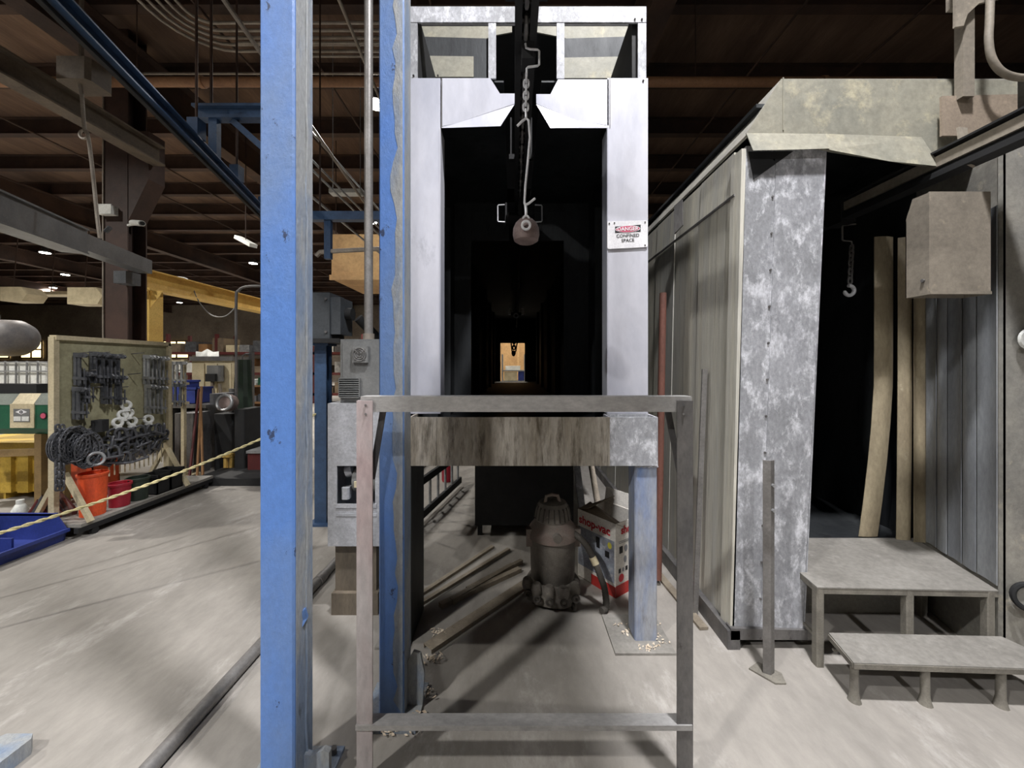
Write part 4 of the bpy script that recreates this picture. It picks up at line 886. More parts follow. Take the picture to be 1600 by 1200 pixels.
# tool board
TBX = -3.95
tb = thing('tool_board', 'wheeled olive tool board with pegs full of clamps and shackles', 'tool board', (-4.0, 3.95, 0))
MB().box(TBX-.02, TBX, 3.32, 4.36, .62, 1.72).build('panel', 'board', tb)
MB().box(TBX-.03, TBX+.03, 3.29, 4.39, 1.715, 1.755).build('top_rail', 'cream', tb)
MB().box(TBX-.03, TBX+.02, 3.28, 3.32, .1, 1.74).build('upright', 'cream', tb)
MB().box(TBX-.03, TBX+.03, 4.36, 4.40, .1, 1.74).build('upright', 'cream', tb)
MB().box(TBX-.30, -3.72, 3.30, 4.75, .10, .13).build('base_deck', 'dustplate', tb)
for x in (TBX-.30, -3.76): MB().box(x, x+.04, 3.28, 4.77, .055, .10).build('base_rail', 'black', tb)
for yy in (3.36, 4.36):
    for s in (-1, 1): MB().bar((TBX+s*.02, yy, .55), (TBX+s*.25, yy, .13), .035, .035).build('brace', 'cream', tb)
for x in (-4.2, -3.74):
    for yy in (3.42, 4.66): MB().lathe([(0, -.015), (.03, -.015), (.03, .015), (0, .015)], (x, yy, .03), 14, (1, 0, 0)).build('caster', 'black', tb, True)
def bpt(u, v, off=.05):                              # photo point on the board plane
    X = TBX+off; d = X*F/(u-CX); return V((X, d, H-(v-CY)/F*d))
# pegs
for (u, v) in ((122, 552), (150, 552), (172, 555), (205, 553), (226, 556), (246, 558), (128, 580), (138, 606), (165, 582), (180, 606), (200, 585), (226, 600), (246, 602), (120, 672), (140, 675), (190, 640), (206, 655)):
    q = bpt(u, v, 0); MB().cyl(q, q+V((.13, 0, .012)), .005, n=6).build('peg', 'steel', tb)
# small hanging rods along the lower edge of the board
for i in range(12):
    yy = 3.72+i*.05; MB().cyl((TBX+.03, yy, .42), (TBX+.03, yy, .62), .006, n=6).build('short_rod', 'cream', tb)
# clamps
def clamp_proto(h, mat, name, cat):
    t = thing(name, 'x', cat, (0, 0, 0))
    MB().box(-.012, .012, -.007, .007, -h, 0).build('bar', mat, t)
    MB().prism([(-.014, -.009, .0), (-.014, -.009, -.03), (.06, -.009, -.03), (.075, -.009, -.012), (.06, -.009, .008), (-.014, -.009, .012)], (0, .018, 0)).build('fixed_jaw', mat, t)
    MB().prism([(-.016, -.009, -h*.82), (-.016, -.009, -h*.72), (.055, -.009, -h*.74), (.06, -.009, -h*.82)], (0, .018, 0)).build('sliding_jaw', mat, t)
    MB().cyl((.045, 0, -h*.95), (.045, 0, -h*.45), .006, n=6).build('screw', mat, t)
    return t
cl = clamp_proto(.28, 'tool', 'bar_clamp', 'clamp'); first = True
for (u, v, n, LAB1) in ((118, 553, 2, 'dark bar clamp in the top cluster nearest the board edge'), (143, 551, 4, 'dark bar clamp in the second cluster of the top row on the tool board'), (167, 554, 4, 'dark bar clamp in the third cluster of the top row on the tool board'), (126, 582, 3, 'dark bar clamp in the second row of the tool board, nearest cluster'), (116, 606, 3, 'dark bar clamp in the lowest left cluster on the tool board'), (160, 585, 3, 'dark bar clamp in the second row of the tool board, middle cluster'), (182, 588, 2, 'dark bar clamp in the second row of the tool board, cluster by the empty pegs')):
    for j in range(n):
        q = bpt(u+j*6, v+j*.6, .04+.03*(j % 2))
        o = cl if first else copy_tree(cl)
        first = False
        o.location = q; tag(o, LAB1, 'clamp', 'dark bar clamps on the tool board')
cs = clamp_proto(.30, 'silver', 'bar_clamp', 'clamp'); first = True
for (u, v, n, LAB2) in ((226, 556, 3, 'bright bar clamp in the upper inner cluster at the far half of the tool board'), (243, 558, 3, 'bright bar clamp in the upper cluster by the far post of the tool board'), (228, 602, 3, 'bright bar clamp in the lower inner cluster at the far half of the tool board'), (246, 604, 2, 'bright bar clamp in the lower cluster by the far post of the tool board')):
    for j in range(n):
        q = bpt(u+j*6, v+j*.6, .04+.03*(j % 2))
        o = cs if first else copy_tree(cs)
        first = False
        o.location = q; tag(o, LAB2, 'clamp', 'bright bar clamps on the tool board')
# eye nuts
first = None
for (u, v) in ((197, 633), (200, 645), (192, 648), (184, 660), (206, 658), (232, 655)):
    q = bpt(u, v, .07)
    if first is None:
        first = thing('lifting_eye', 'x', 'lifting eye', q); MB().ring(q, .036, .015, (1, -.3, .2), 16, 8).build('ring', 'white', first, True); MB().cyl(q+V((0, 0, -.035)), q+V((0, 0, -.06)), .03, .034, 12).build('collar', 'white', first, True); o = first
    else: o = copy_tree(first, None, q)
    tag(o, 'white painted lifting eye hung in the middle of the tool board', 'lifting eye', 'white lifting eyes on the tool board')
# shackles
def shackle_proto():
    t = thing('shackle', 'x', 'shackle', (0, 0, 0))
    MB().tube([(0, .04, -.10)]+[(0, .04*math.cos(a), -.04+.045*math.sin(a)) for a in [i*PI/8 for i in range(9)]]+[(0, -.04, -.10)], .012, 8).build('bow', 'tool', t, True)
    MB().cyl((0, -.065, -.10), (0, .065, -.10), .013, n=8).build('pin', 'tool', t, True)
    return t
sh = shackle_proto(); first = True; r = random.Random(4)
for row, (v0, n, ua, ub) in enumerate(((672, 11, 178, 256), (684, 12, 170, 258), (698, 11, 158, 250), (708, 7, 158, 214))):
    for i in range(n):
        u = ua+(ub-ua)*i/(n-1); q = bpt(u, v0-i*1.0*(.9 if row < 3 else .5)+r.uniform(-2, 2), .06+.05*r.random())
        o = sh if first else copy_tree(sh)
        first = False
        o.location = q; o.rotation_euler = (r.uniform(-.5, .5), r.uniform(-.3, .3), r.uniform(-.7, .7))
        tag(o, 'dark steel shackle in the '+('top', 'second', 'third', 'bottom')[row]+' row along the lower tool board', 'shackle', 'dark shackles on the lower tool board')
# coils of chain at the near end
first = None
for i, (u, v) in enumerate(((100, 688), (112, 685), (124, 690), (134, 695))):
    q = bpt(u, v, .10+.03*(i % 2)); mb = MB()
    for k in range(3):
        n = 22
        pts = [q+V((.03*k-.03, .085*math.sin(2*PI*j/n)*(1+.1*k), .12*math.cos(2*PI*j/n)*(1+.12*k)-.05)) for j in range(n)]
        for j in range(n): mb.chain(pts[j], pts[(j+1) % n], .05, .007, 5) if j % 1 == 0 else None
    o = mb.build('chain_coil', 'tool', smooth=True); tag(o, ['coil of dark chain at the near end of the tool board', 'second coil of dark chain from the near end of the tool board', 'third coil of dark chain from the near end of the tool board', 'coil of dark chain nearest to the shackle rows'][i], 'chain', 'chain coils on the tool board')
for i, u in enumerate((84, 91)):
    a_, b_ = bpt(u+6, 665, .12), bpt(u+6, 765, .14); mb = MB().chain(a_, b_, .055, .008)
    tag(mb.build('hanging_chain', 'tool', smooth=True), ['dark chain hanging down the near post of the tool board', 'dark chain hanging beside it, closer to the coils'][i] if i == 0 else 'second dark hanging chain, closer to the coils', 'chain', 'chains hanging at the near end of the tool board')
o = MB().ring(bpt(150, 717, .16), .055, .013, (1, -.5, .2), 18, 8).build('steel_ring', 'silver', smooth=True); tag(o, 'bright steel ring hanging below the chain coils', 'ring')
o = MB().bbox(bpt(148, 665).x, bpt(148, 665).x+.1, bpt(148, 665).y-.06, bpt(148, 665).y+.06, bpt(148, 674).z, bpt(148, 656).z, .03).build('black_block', 'black'); tag(o, 'small black block hanging above the chain coils', 'block')
# buckets on the base
def bucket(x, yy, r0, r1, h, mat, lab, name='bucket'):
    t = thing(name, lab, 'bucket', (x, yy, .13), 'containers on the tool board base')
    MB().lathe([(r0, .13), (r1, .13+h), (r1+.008, .13+h), (r1+.008, .13+h-.02), (r1, .13+h-.03)], (x, yy, 0), 20).build('pail', mat, t, True)
    MB().ring((x, yy, .13+h), r1, .006, (0, 0, 1), 20, 6).build('rim', mat, t, True)
    return t
bucket(-3.86, 3.52, .085, .10, .38, 'orange', 'tall orange plastic bucket at the near end of the tool board base')
bucket(-3.84, 3.74, .075, .085, .22, 'red', 'red plastic pail beside the orange bucket')
bucket(-3.84, 3.92, .08, .09, .22, 'darkgreen', 'dark green pail beside the red pail')
def tote(x0, x1, y0, y1, z0, h, mat, lab, name='storage_tote', group='containers on the tool board base'):
    t = thing(name, lab, 'box', ((x0+x1)/2, (y0+y1)/2, z0), group)
    mb = MB(); mb.box(x0, x1, y0, y1, z0, z0+.01); mb.box(x0, x0+.01, y0, y1, z0, z0+h); mb.box(x1-.01, x1, y0, y1, z0, z0+h); mb.box(x0, x1, y0, y0+.01, z0, z0+h); mb.box(x0, x1, y1-.01, y1, z0, z0+h); mb.build('shell', mat, t)
    mb = MB(); mb.box(x0-.012, x1+.012, y0-.012, y0+.012, z0+h-.03, z0+h); mb.box(x0-.012, x1+.012, y1-.012, y1+.012, z0+h-.03, z0+h); mb.box(x1-.012, x1+.012, y0, y1, z0+h-.03, z0+h); mb.box(x0-.012, x0+.012, y0, y1, z0+h-.03, z0+h); mb.build('rim', mat, t)
    return t
tote(-3.93, -3.75, 4.04, 4.19, .13, .21, 'black', 'black tote on the tool board base, next to the green pail')
tote(-3.93, -3.75, 4.20, 4.35, .13, .22, 'black', 'black tote on the tool board base, farthest along')
# scrap pile at the near foot
r = random.Random(9)
for i in range(7):
    yy = 3.38+.02*i; x = -4.24+.016*i
    o = MB().tube([(x, yy-.05, .14+.02*(i % 3)), (x+.05, yy, .30+.03*(i % 2)), (x+.10, yy+.03, .17), (x+.14, yy, .15)], .02+.006*(i % 3), 7).build('bent_tool', ['maroon', 'tool', 'rustiron'][i % 3], smooth=True)
    tag(o, ['maroon bent tool in the pile at the near foot of the tool board', 'dark bent tool in the pile at the near foot of the tool board', 'rusty brown bent tool in the pile at the near foot of the tool board'][i % 3], 'tool', 'bent tools piled at the foot of the tool board')

# green machine on stand
t = thing('bench_machine', 'green bench machine with cream panel and round badge on a tan stand', 'machine', (-5.2, 3.95, 0))
mx1 = -4.61; my = 3.84
prof = [(my, .86), (my+.05, .80), (my+.30, .80), (my+.34, .86), (my+.34, 1.10), (my+.27, 1.19), (my+.06, 1.19), (my, 1.10)]
MB().prism([(-5.9, y_, z_) for y_, z_ in prof], (mx1+5.9, 0, 0)).build('body', 'green', t)
MB().prism([(-5.89, my-.004, 1.10), (-5.89, my+.055, 1.20), (-5.89, my+.26, 1.205), (-5.89, my+.30, 1.13)], (mx1+5.88, 0, 0)).build('top_cover', 'greytop', t)
MB().prism([(-5.02, my-.004, 1.105), (-4.80, my-.004, 1.105), (-4.80, my+.055, 1.20), (-5.02, my+.055, 1.20)], (0, .006, .01)).build('cream_panel', 'cream', t)
cp = MB().box(-5.03, -4.79, my-.008, my, .87, 1.11).build('cream_panel', 'cream', t)
MB().box(-4.99, -4.83, my-.012, my-.008, .93, 1.06).build('label_plate', 'cabinet', cp)
MB().box(-4.985, -4.915, my-.014, my-.012, .94, .985).build('label_field', 'white', cp); MB().box(-4.905, -4.835, my-.014, my-.012, .94, .985).build('label_field', 'white', cp)
MB().add([(-4.91+.06*math.cos(a), my-.0135, 1.03+.025*math.sin(a)) for a in (0, PI/2, PI, 3*PI/2)], [(0, 1, 2, 3)]).build('diamond_emblem', 'signwhite', cp)
MB().ring((-4.91, my-.0145, 1.03), .012, .004, (0, 1, 0), 14, 5).build('emblem_ring', 'inkblack', cp)
MB().lathe([(0, 0), (.036, 0), (.036, .006), (0, .006)], (-4.70, my, .99), 20, (0, -1, 0)).build('round_badge', 'inkblack', t)
MB().lathe([(0, 0), (.026, 0), (.026, .003), (0, .003)], (-4.70, my-.006, .99), 20, (0, -1, 0)).build('badge_face', 'dangerred', t)
MB().box(-5.9, -4.95, my+.14, my+.30, 1.205, 1.30).build('sliding_carriage', 'black', t)
for x, yy in ((-4.80, 3.90), (-4.80, 4.10), (-5.7, 3.90), (-5.7, 4.10)): MB().box(x-.035, x+.035, yy-.03, yy+.03, 0, .80).build('leg', 'tanleg', t)
MB().bar((-4.8, 3.9, .62), (-5.7, 3.9, .58), .04, .07).build('stand_rail', 'tanleg', t)
# yellow bulk bin and orange bin behind the stand
t = thing('bulk_bin', 'yellow ribbed plastic bulk bin behind the machine stand', 'bin', (-5.6, 4.5, 0))
MB().box(-6.3, -5.18, 4.30, 4.9, .08, .60).build('shell', 'yellowbin', t)
for i in range(6): MB().box(-6.27+i*.19, -6.15+i*.19, 4.26, 4.30, .08, .56).build('rib', 'yellowbin', t)
MB().box(-6.33, -5.15, 4.24, 4.93, .56, .64).build('rim', 'yellowbin', t)
for x in (-6.2, -5.75, -5.3): MB().box(x-.06, x+.06, 4.3, 4.9, 0, .08).build('skid', 'yellowbin', t)
tote(-5.05, -4.72, 4.3, 4.6, 0, .52, 'orange', 'orange plastic tote between the yellow bin and the tool board', group=None)
# bulk liquid totes in cages
def cage_tote(x0, y0, lab):
    z0 = .14; t = thing('caged_tank', lab, 'tank', (x0+.5, y0+.5, 0), 'white caged liquid tanks')
    MB().bbox(x0+.03, x0+.97, y0+.03, y0+.97, z0, z0+1.4, .06).build('bladder', 'white', t)
    MB().box(x0, x0+1, y0, y0+1, .09, .14).build('pallet_deck', 'steel', t)
    for x in (x0+.05, x0+.5, x0+.95): MB().box(x-.05, x+.05, y0, y0+1, 0, .09).build('pallet_skid', 'steel', t)
    for z in (.2, .5, .8, 1.1, 1.4, 1.54):
        mb = MB(); mb.cyl((x0, y0, z), (x0+1, y0, z), .012, n=6); mb.cyl((x0+1, y0, z), (x0+1, y0+1, z), .012, n=6); mb.build('cage_rail', 'silver', t)
    for i in range(7):
        x = x0+i/6; mb = MB().cyl((x, y0, .14), (x, y0, 1.56), .012, n=6); mb.build('cage_bar', 'silver', t)
    for i in range(1, 7):
        MB().cyl((x0+1, y0+i/6, .14), (x0+1, y0+i/6, 1.56), .012, n=6).build('cage_bar', 'silver', t)
cage_tote(-8.15, 5.9, 'white liquid tank in a wire cage behind the green machine')
cage_tote(-7.1, 6.05, 'white liquid tank in a wire cage behind the tool board')
# grey tank end
t = thing('air_tank', 'grey round ended air tank hanging at the left edge above the green machine', 'tank', P(5, 560, 4.3))
c = P(-20, 528, 4.3)
MB().lathe([(0, .44), (.09, .42), (.16, .37), (.20, .30), (.205, .22), (.205, -.6), (0, -.62)], c, 28, (1, .15, 0)).build('shell', 'tank', t, True)
MB().cyl(c+V((.1, 0, .2)), c+V((.1, 0, .26)), .03).build('port', 'tank', t, True)
MB().box(c.x-.04, c.x+.0, c.y-.02, c.y+.02, c.z+.2, 2.9).build('hanger', 'tank', t)

# brown building column with bits
bc = thing('building_column', 'brown steel building column rising to the roof behind the tool board', 'column', (-6.3, 6.45, 0))
MB().box(-6.86, -6.44, 6.40, 6.42, .02, ZR).build('flange', 'brown', bc); MB().box(-6.66, -6.645, 6.42, 6.72, .02, ZR).build('web', 'brown', bc); MB().box(-6.86, -6.44, 6.72, 6.74, .02, ZR).build('flange', 'brown', bc)
MB().box(-6.95, -6.35, 6.3, 6.84, 0, .02).build('base_plate', 'brown', bc)
mb = MB(); mb.cyl((-6.83, 6.385, 1.6), (-6.83, 6.385, ZR), .012, n=6); mb.build('conduit', 'conduit', bc)
MB().prism([(-6.44, 6.41, 3.9), (-6.44, 6.41, 5.4), (-6.1, 6.41, 5.4), (-6.1, 6.41, 4.6)], (0, .3, 0)).build('crane_bracket', 'brown', bc)
t = thing('junction_box', 'small white junction box fixed on the brown column', 'box', P(172, 337, 6.38)); MB().box(P(160, 0, 6.38).x, P(183, 0, 6.38).x, 6.28, 6.4, P(0, 337, 6.38).z, P(0, 324, 6.38).z).build('body', 'white', t); MB().box(P(159, 0, 6.38).x, P(184, 0, 6.38).x, 6.27, 6.28, P(0, 338, 6.38).z, P(0, 323, 6.38).z).build('cover', 'white', t)
t = thing('security_camera', 'small white security camera beside the brown column', 'camera', P(212, 350, 6.3)); MB().cyl(P(207, 348, 6.3), P(222, 349, 6.1), .045, n=14).build('body', 'white', t, True); MB().bar(P(200, 352, 6.38), P(210, 350, 6.3), .03, .03).build('arm', 'white', t); MB().cyl(P(222, 349, 6.1), P(223, 349, 6.08), .03, n=14).build('lens', 'black', t, True)
# runway beam above and hoist with pendant cord
t = thing('crane_runway', 'dusty tan crane runway beam hung under the roof at far left', 'beam', (-6.0, 4, 4.86))
for nm, a_, b_, z0_, z1_ in (('bottom_flange', -6.12, -5.9, 4.86, 4.885), ('web', -6.02, -6.0, 4.885, 5.15), ('top_flange', -6.12, -5.9, 5.15, 5.175)): MB().box(a_, b_, -3, 6.5, z0_, z1_).build(nm, 'beam', t)
t = thing('hoist', 'grey hoist trolley on the far left with a knotted pendant cord', 'hoist', (-5.1, 4.6, 4.7))
q = P(125, 115, 4.5)
MB().bbox(q.x-.2, q.x+.2, 4.4, 4.7, q.z-.13, q.z+.13, .04).build('body', 'beam', t)
MB().tube(smooth_path([q+V((.0, 0, -.13)), P(128, 150, 4.5), P(132, 200, 4.5), P(138, 215, 4.5), P(145, 270, 4.5), P(152, 340, 4.5), P(156, 372, 4.5)], 5), .018, 8).build('cord', 'conduit', t, True)
MB().ring(P(131, 210, 4.5), .05, .015, (0, 1, 0)).build('knot', 'conduit', t, True)
MB().box(P(125, 0, 4.5).x-.015, P(125, 0, 4.5).x+.015, 4.5, 4.53, q.z+.13, ZR).build('hanger', 'beam', t)
# grey jib arm
ja, jm, jb = P(-60, 307, 3.45), P(118, 376, 4.95), P(226, 417, 6.35)
t = thing('jib_crane_arm', 'grey painted jib crane arm reaching in from the left to the brown column', 'crane', jb)
d = (jm-ja); MB().bar(ja, jm+d*.02, .20, .30).build('box_section', 'jib', t)
MB().bar(ja+up*.155, jm+up*.155, .26, .02).build('top_plate', 'jib', t)
MB().bar(ja-up*.155, jm-up*.155, .26, .02).build('bottom_plate', 'jib', t)
MB().bar(jm+d*.02, jb, .20, .22).build('end_section', 'jib', t)
MB().box(jb.x-.36, jb.x-.16, 6.2, 6.45, jb.z-.30, jb.z-.1).build('mount', 'jib', t)
MB().tube([P(165, 362, 5.4), P(172, 355, 5.4)], .03, 6).build('lug', 'jib', t)
# yellow gantry
t = thing('gantry_crane', 'yellow gantry crane with a post and long overhead beam', 'crane', (-7.3, 7.6, 0))
gx0, gx1 = P(213, 0, 7.5).x, P(233, 0, 7.5).x
MB().box(gx0, gx1, 7.5, 7.8, 0, 2.95).build('post', 'yellow', t)
MB().box(gx0-.1, gx1+.1, 7.4, 7.9, 2.95, 2.99).build('cap_plate', 'yellow', t)
MB().prism([(gx1, 7.52, 2.6), (gx1, 7.52, 2.95), (gx1+.25, 7.52, 2.95)], (0, .02, 0)).build('knee', 'yellow', t)
mb = MB(); bx_ = (gx0+gx1)/2
MB().box(bx_-.02, bx_+.02, 7.2, 15, 3.01, 3.34).build('beam_web', 'yellow', t); MB().box(bx_-.16, bx_+.16, 7.2, 15, 2.99, 3.01).build('beam_flange', 'yellow', t); MB().box(bx_-.16, bx_+.16, 7.2, 15, 3.34, 3.36).build('beam_flange', 'yellow', t)
MB().box(gx0, gx1, 14.6, 14.9, 0, 2.99).build('post', 'yellow', t)
o = MB().tube(smooth_path([P(272, 432, 9), P(295, 438, 8.8), P(310, 470, 8.6), P(330, 492, 8.5), P(352, 494, 8.5), P(368, 480, 8.5)], 6), .012, 6).build('festoon_cable', 'cabinet', smooth=True); tag(o, 'thin drooping cable under the yellow gantry beam', 'cable')
t = thing('pipe_stand', 'thin bent grey pipe frame in front of the yellow gantry', 'pipe', fl(370, 740))
MB().tube(smooth_path([P(369, 735, 5.4), P(369, 600, 5.4), P(369, 470, 5.4), P(372, 455, 5.4), P(384, 448, 5.4), P(410, 447, 5.4)], 5), .018, 8).build('pipe', 'steel', t, True)

# blue monorail overhead left and its bracket
ma, mbb = P(60, -12, 2.05), P(420, 352, 5.35)
mbb = V((-2.55+(-.27)*(5.4-2.1), 5.4, 0)); ma = V((-2.55, 2.1, 0)); ma = V((-2.56-.27*(-.6), 1.5, 3.5)); mbb = V((-2.56-.27*(4.6), 6.7, 3.5))
t = thing('blue_monorail', 'long blue overhead monorail beam slanting across the upper left', 'beam', (ma+mbb)/2)
MB().bar(ma+up*.10, mbb+up*.10, .10, .012).build('top_flange', 'bluedark', t); MB().bar(ma+up*.05, mbb+up*.05, .012, .09).build('web', 'bluedark', t); MB().bar(ma, mbb, .10, .012).build('bottom_flange', 'bluedark', t)
MB().bar(ma-up*.035, mbb-up*.035, .03, .03).build('conductor_bar', 'black', t)
for s in (.40, .56, .72):
    q = ma+(mbb-ma)*s; MB().box(q.x-.05, q.x+.05, q.y-.05, q.y+.05, 3.61, 3.78).build('clamp', 'bluedark', t); MB().cyl(q+up*.28, V((q.x, q.y, ZR)), .012, n=6).build('hanger_rod', 'purlin', t)
t = thing('blue_bracket', 'blue steel bracket frame with a drop leg above the monorail', 'bracket', P(340, 255, 3.95))
MB().box(P(313, 0, 3.95).x, P(470, 0, 3.95).x, 3.9, 4.0, P(0, 188, 3.95).z, P(0, 174, 3.95).z).build('top_beam', 'bluedark', t)
MB().box(P(310, 0, 3.95).x, P(470, 0, 3.95).x, 3.86, 4.04, P(0, 174, 3.95).z, P(0, 170, 3.95).z).build('top_flange', 'bluedark', t)
MB().box(P(329, 0, 3.95).x, P(342, 0, 3.95).x, 3.92, 3.98, 3.58, P(0, 188, 3.95).z).build('drop_leg', 'bluedark', t)
MB().bar(P(365, 190, 3.95), P(412, 232, 3.95), .06, .06).build('diagonal', 'bluedark', t)
for u in (330, 450): MB().cyl(P(u, 172, 3.95), V((P(u, 0, 3.95).x, 3.95, ZR)), .014, n=6).build('hanger_rod', 'purlin', t)

# sprinkler main, conduits overhead
t = thing('sprinkler_main', 'long tan sprinkler main pipe running across under the roof', 'pipe', (-3, 5.6, 5.55))
MB().cyl((-12, 5.5, 5.55), (6, 5.5, 5.55), .065, n=16).build('pipe', 'tanpipe', t, True)
for x in (-10, -7, -4.5, -1.5, 1.6, 4.4): MB().cyl((x, 5.5, 5.55), (x+.06, 5.5, 5.55), .08, n=16).build('coupling', 'tanpipe', t, True)
for x in (-9.4, -5.4, -1.4, 2.6): MB().cyl((x, 5.5, 5.6), (x, 5.5, ZR), .008, n=6).build('hanger_rod', 'purlin', t)
labs = ['nearest pale conduit of the bent bundle under the roof', 'second pale conduit of the bent bundle from the near side', 'third pale conduit of the bent bundle from the near side', 'fourth pale conduit of the bent bundle from the near side', 'farthest pale conduit of the bent bundle under the roof']
for i in range(5):
    yy = 5.75+.13*i; r_ = .25+.13*i
    pth = [V((-1.0, yy, 6.62)), V((-4.5, yy, 6.62))]+[V((-4.5-r_*math.sin(a), yy-r_+r_*math.cos(a), 6.62)) for a in [k*PI/12 for k in range(1, 7)]]+[V((-4.5-r_, -4, 6.62))]
    o = MB().tube(pth, .022, 8).build('bent_conduit', 'conduit', smooth=True); tag(o, labs[i], 'conduit', 'bent conduit bundle under the roof')
labs = ['thin pale cross pipe above the sprinkler main', 'thin pale cross pipe just under the conduit bundle', 'thin pale cross pipe left of the tall grey conduit']
for i, (v, d, ua, ub) in enumerate(((115, 6.3, 180, 640), (67, 6.0, 370, 640), (88, 6.2, 480, 620))):
    a_, b_ = P(ua, v, d), P(ub, v, d); o = MB().cyl(a_, b_, .018, n=8).build('cross_pipe', 'conduit', smooth=True); tag(o, labs[i], 'pipe', 'thin cross pipes under the roof')
labs = ['left pale conduit of the group running away between the blue columns', 'middle pale conduit of the group running away between the blue columns', 'right pale conduit of the group running away between the blue columns', 'lowest pale conduit of the group running away between the blue columns']
for i, (u, v) in enumerate(((490, 253), (490, 268), (490, 210), (490, 310))):
    q = P(u, v, 5.1); o = MB().cyl((q.x, 4.55, q.z), (q.x, 24, q.z), .016, n=8).build('run_conduit', 'silver', smooth=True); tag(o, labs[i], 'conduit', 'conduits running away between the columns')
labs = ['thin grey conduit crossing the upper left in front of the blue monorail', 'thin grey conduit beside the bent bundle at the top']
for i, (a_, b_) in enumerate((((-2.05, .8, 4.35), (-2.75, 8, 4.35)), ((-1.6, 1.2, 5.2), (-2.1, 9, 5.2)))):
    o = MB().cyl(a_, b_, .02, n=8).build('slant_conduit', 'conduit', smooth=True); tag(o, labs[i], 'conduit')
t = thing('strip_light', 'short pale strip light hung on two rods between the blue columns', 'light', P(541, 303, 6.5))
MB().box(P(517, 0, 6.5).x, P(566, 0, 6.5).x, 6.42, 6.58, P(0, 304, 6.5).z, P(0, 298, 6.5).z).build('housing', 'white', t)
for u in (520, 563): MB().cyl(P(u, 298, 6.5), V((P(u, 0, 6.5).x, 6.5, ZR)), .008, n=6).build('rod', 'silver', t)
t = thing('strip_light', 'slanting pale strip light left of the nearest blue column', 'light', P(384, 384, 9)); MB().bar(P(372, 371, 9), P(396, 384, 8.6), .16, .08).build('housing', 'white', t); MB().cyl(P(384, 376, 8.8), V((P(384, 0, 8.8).x, 8.8, ZR)), .01, n=6).build('rod', 'purlin', t)
t = thing('cross_beam', 'dark steel cross beam between the blue columns with a short stub post', 'beam', P(545, 345, 5)); MB().box(P(470, 0, 5).x, P(640, 0, 5).x, 4.95, 5.05, P(0, 345, 5).z, P(0, 332, 5).z).build('beam', 'bluedark', t); MB().box(P(508, 0, 5).x, P(518, 0, 5).x, 4.97, 5.03, P(0, 405, 5).z, P(0, 345, 5).z).build('stub', 'bluedark', t); MB().tube([P(494, 400, 5), P(500, 394, 5), P(530, 392, 5), P(610, 388, 5)], .03, 8).build('pipe', 'conduit', t, True)
for u in (500, 600): MB().cyl(P(u, 333, 5), V((P(u, 0, 5).x, 5, ZR)), .012, n=6).build('hanger_rod', 'purlin', t)
t = thing('hanging_duct', 'tan sheet metal duct hanging far back between the blue columns', 'duct', P(541, 440, 9.5)); MB().box(P(518, 0, 9.5).x, P(600, 0, 9.5).x, 9.5, 11.5, P(0, 436, 9.5).z, P(0, 366, 9.5).z).build('body', 'tanwall', t); MB().box(P(516, 0, 9.5).x, P(602, 0, 9.5).x, 9.45, 9.5, P(0, 438, 9.5).z, P(0, 430, 9.5).z).build('flange', 'tanwall', t)
for u in (525, 595): MB().cyl(P(u, 368, 9.6), V((P(u, 0, 9.6).x, 9.6, ZR)), .012, n=6).build('hanger_rod', 'purlin', t)
for i, (u0, u1, v0, v1, d) in enumerate(((0, 42, 448, 470, 13), (105, 160, 449, 475, 13), (45, 115, 455, 460, 15))):
    o = thing('supply_duct', ['white duct end hanging at the far left edge', 'white duct hanging left of the brown column', 'thin white pipe between the two far white ducts'][i], 'duct', P((u0+u1)/2, v1, d), 'white ducts far down the hall')
    MB().prism([P(u0, v0, d), P(u1-10, v0, d), P(u1, (v0+v1)/2, d), P(u1-8, v1, d), P(u0, v1, d)], (0, .6, 0)).build('body', 'cream', o)
    MB().cyl(P((u0+u1)/2, v0, d+.2), V((P((u0+u1)/2, 0, d).x, d+.2, ZR)), .015, n=6).build('rod', 'purlin', o)

# ------------------------------------------------------------------ cluttered benches beyond the tool board
def bz(v, d): return H-(v-CY)/F*d
def blk(name, u0, u1, v0, v1, d, dep, mat, lab, cat, group=None, floor=False):
    o = MB().bbox((u0-CX)/F*d, (u1-CX)/F*d, d, d+dep, 0 if floor else bz(v1, d), bz(v0, d), .01).build(name, mat); return tag(o, lab, cat, group)
t = thing('tool_crib', 'cream steel cabinet wall with grey control box far behind the tool board', 'cabinet', (-5.4, 7.2, 0))
x0, x1 = P(300, 0, 7.1).x, P(364, 0, 7.1).x
MB().box(x0, x1, 7.1, 7.5, 0, bz(564, 7.1)).build('body', 'cream', t); MB().box(x0-.02, x1+.02, 7.06, 7.54, bz(564, 7.1), bz(557, 7.1)).build('top_cap', 'steel', t)
for u in (302, 322, 344): MB().box(P(u, 0, 7.1).x, P(u+18, 0, 7.1).x, 7.085, 7.1, .1, bz(568, 7.1)).build('door', 'cream', t)
cb = MB().bbox(P(325, 0, 7.0).x, P(346, 0, 7.0).x, 6.95, 7.085, bz(596, 7.0), bz(571, 7.0), .02).build('control_box', 'cabinet', t); MB().box(P(324, 0, 6.95).x, P(339, 0, 6.95).x, 6.9, 6.95, bz(596, 6.95), bz(584, 6.95)).build('control_panel', 'black', cb)
MB().tube(smooth_path([P(332, 596, 6.95), P(333, 615, 6.9), P(338, 630, 6.85), P(345, 622, 6.9), P(343, 600, 6.95)], 5), .03, 8).build('cable_loop', 'post', t, True)
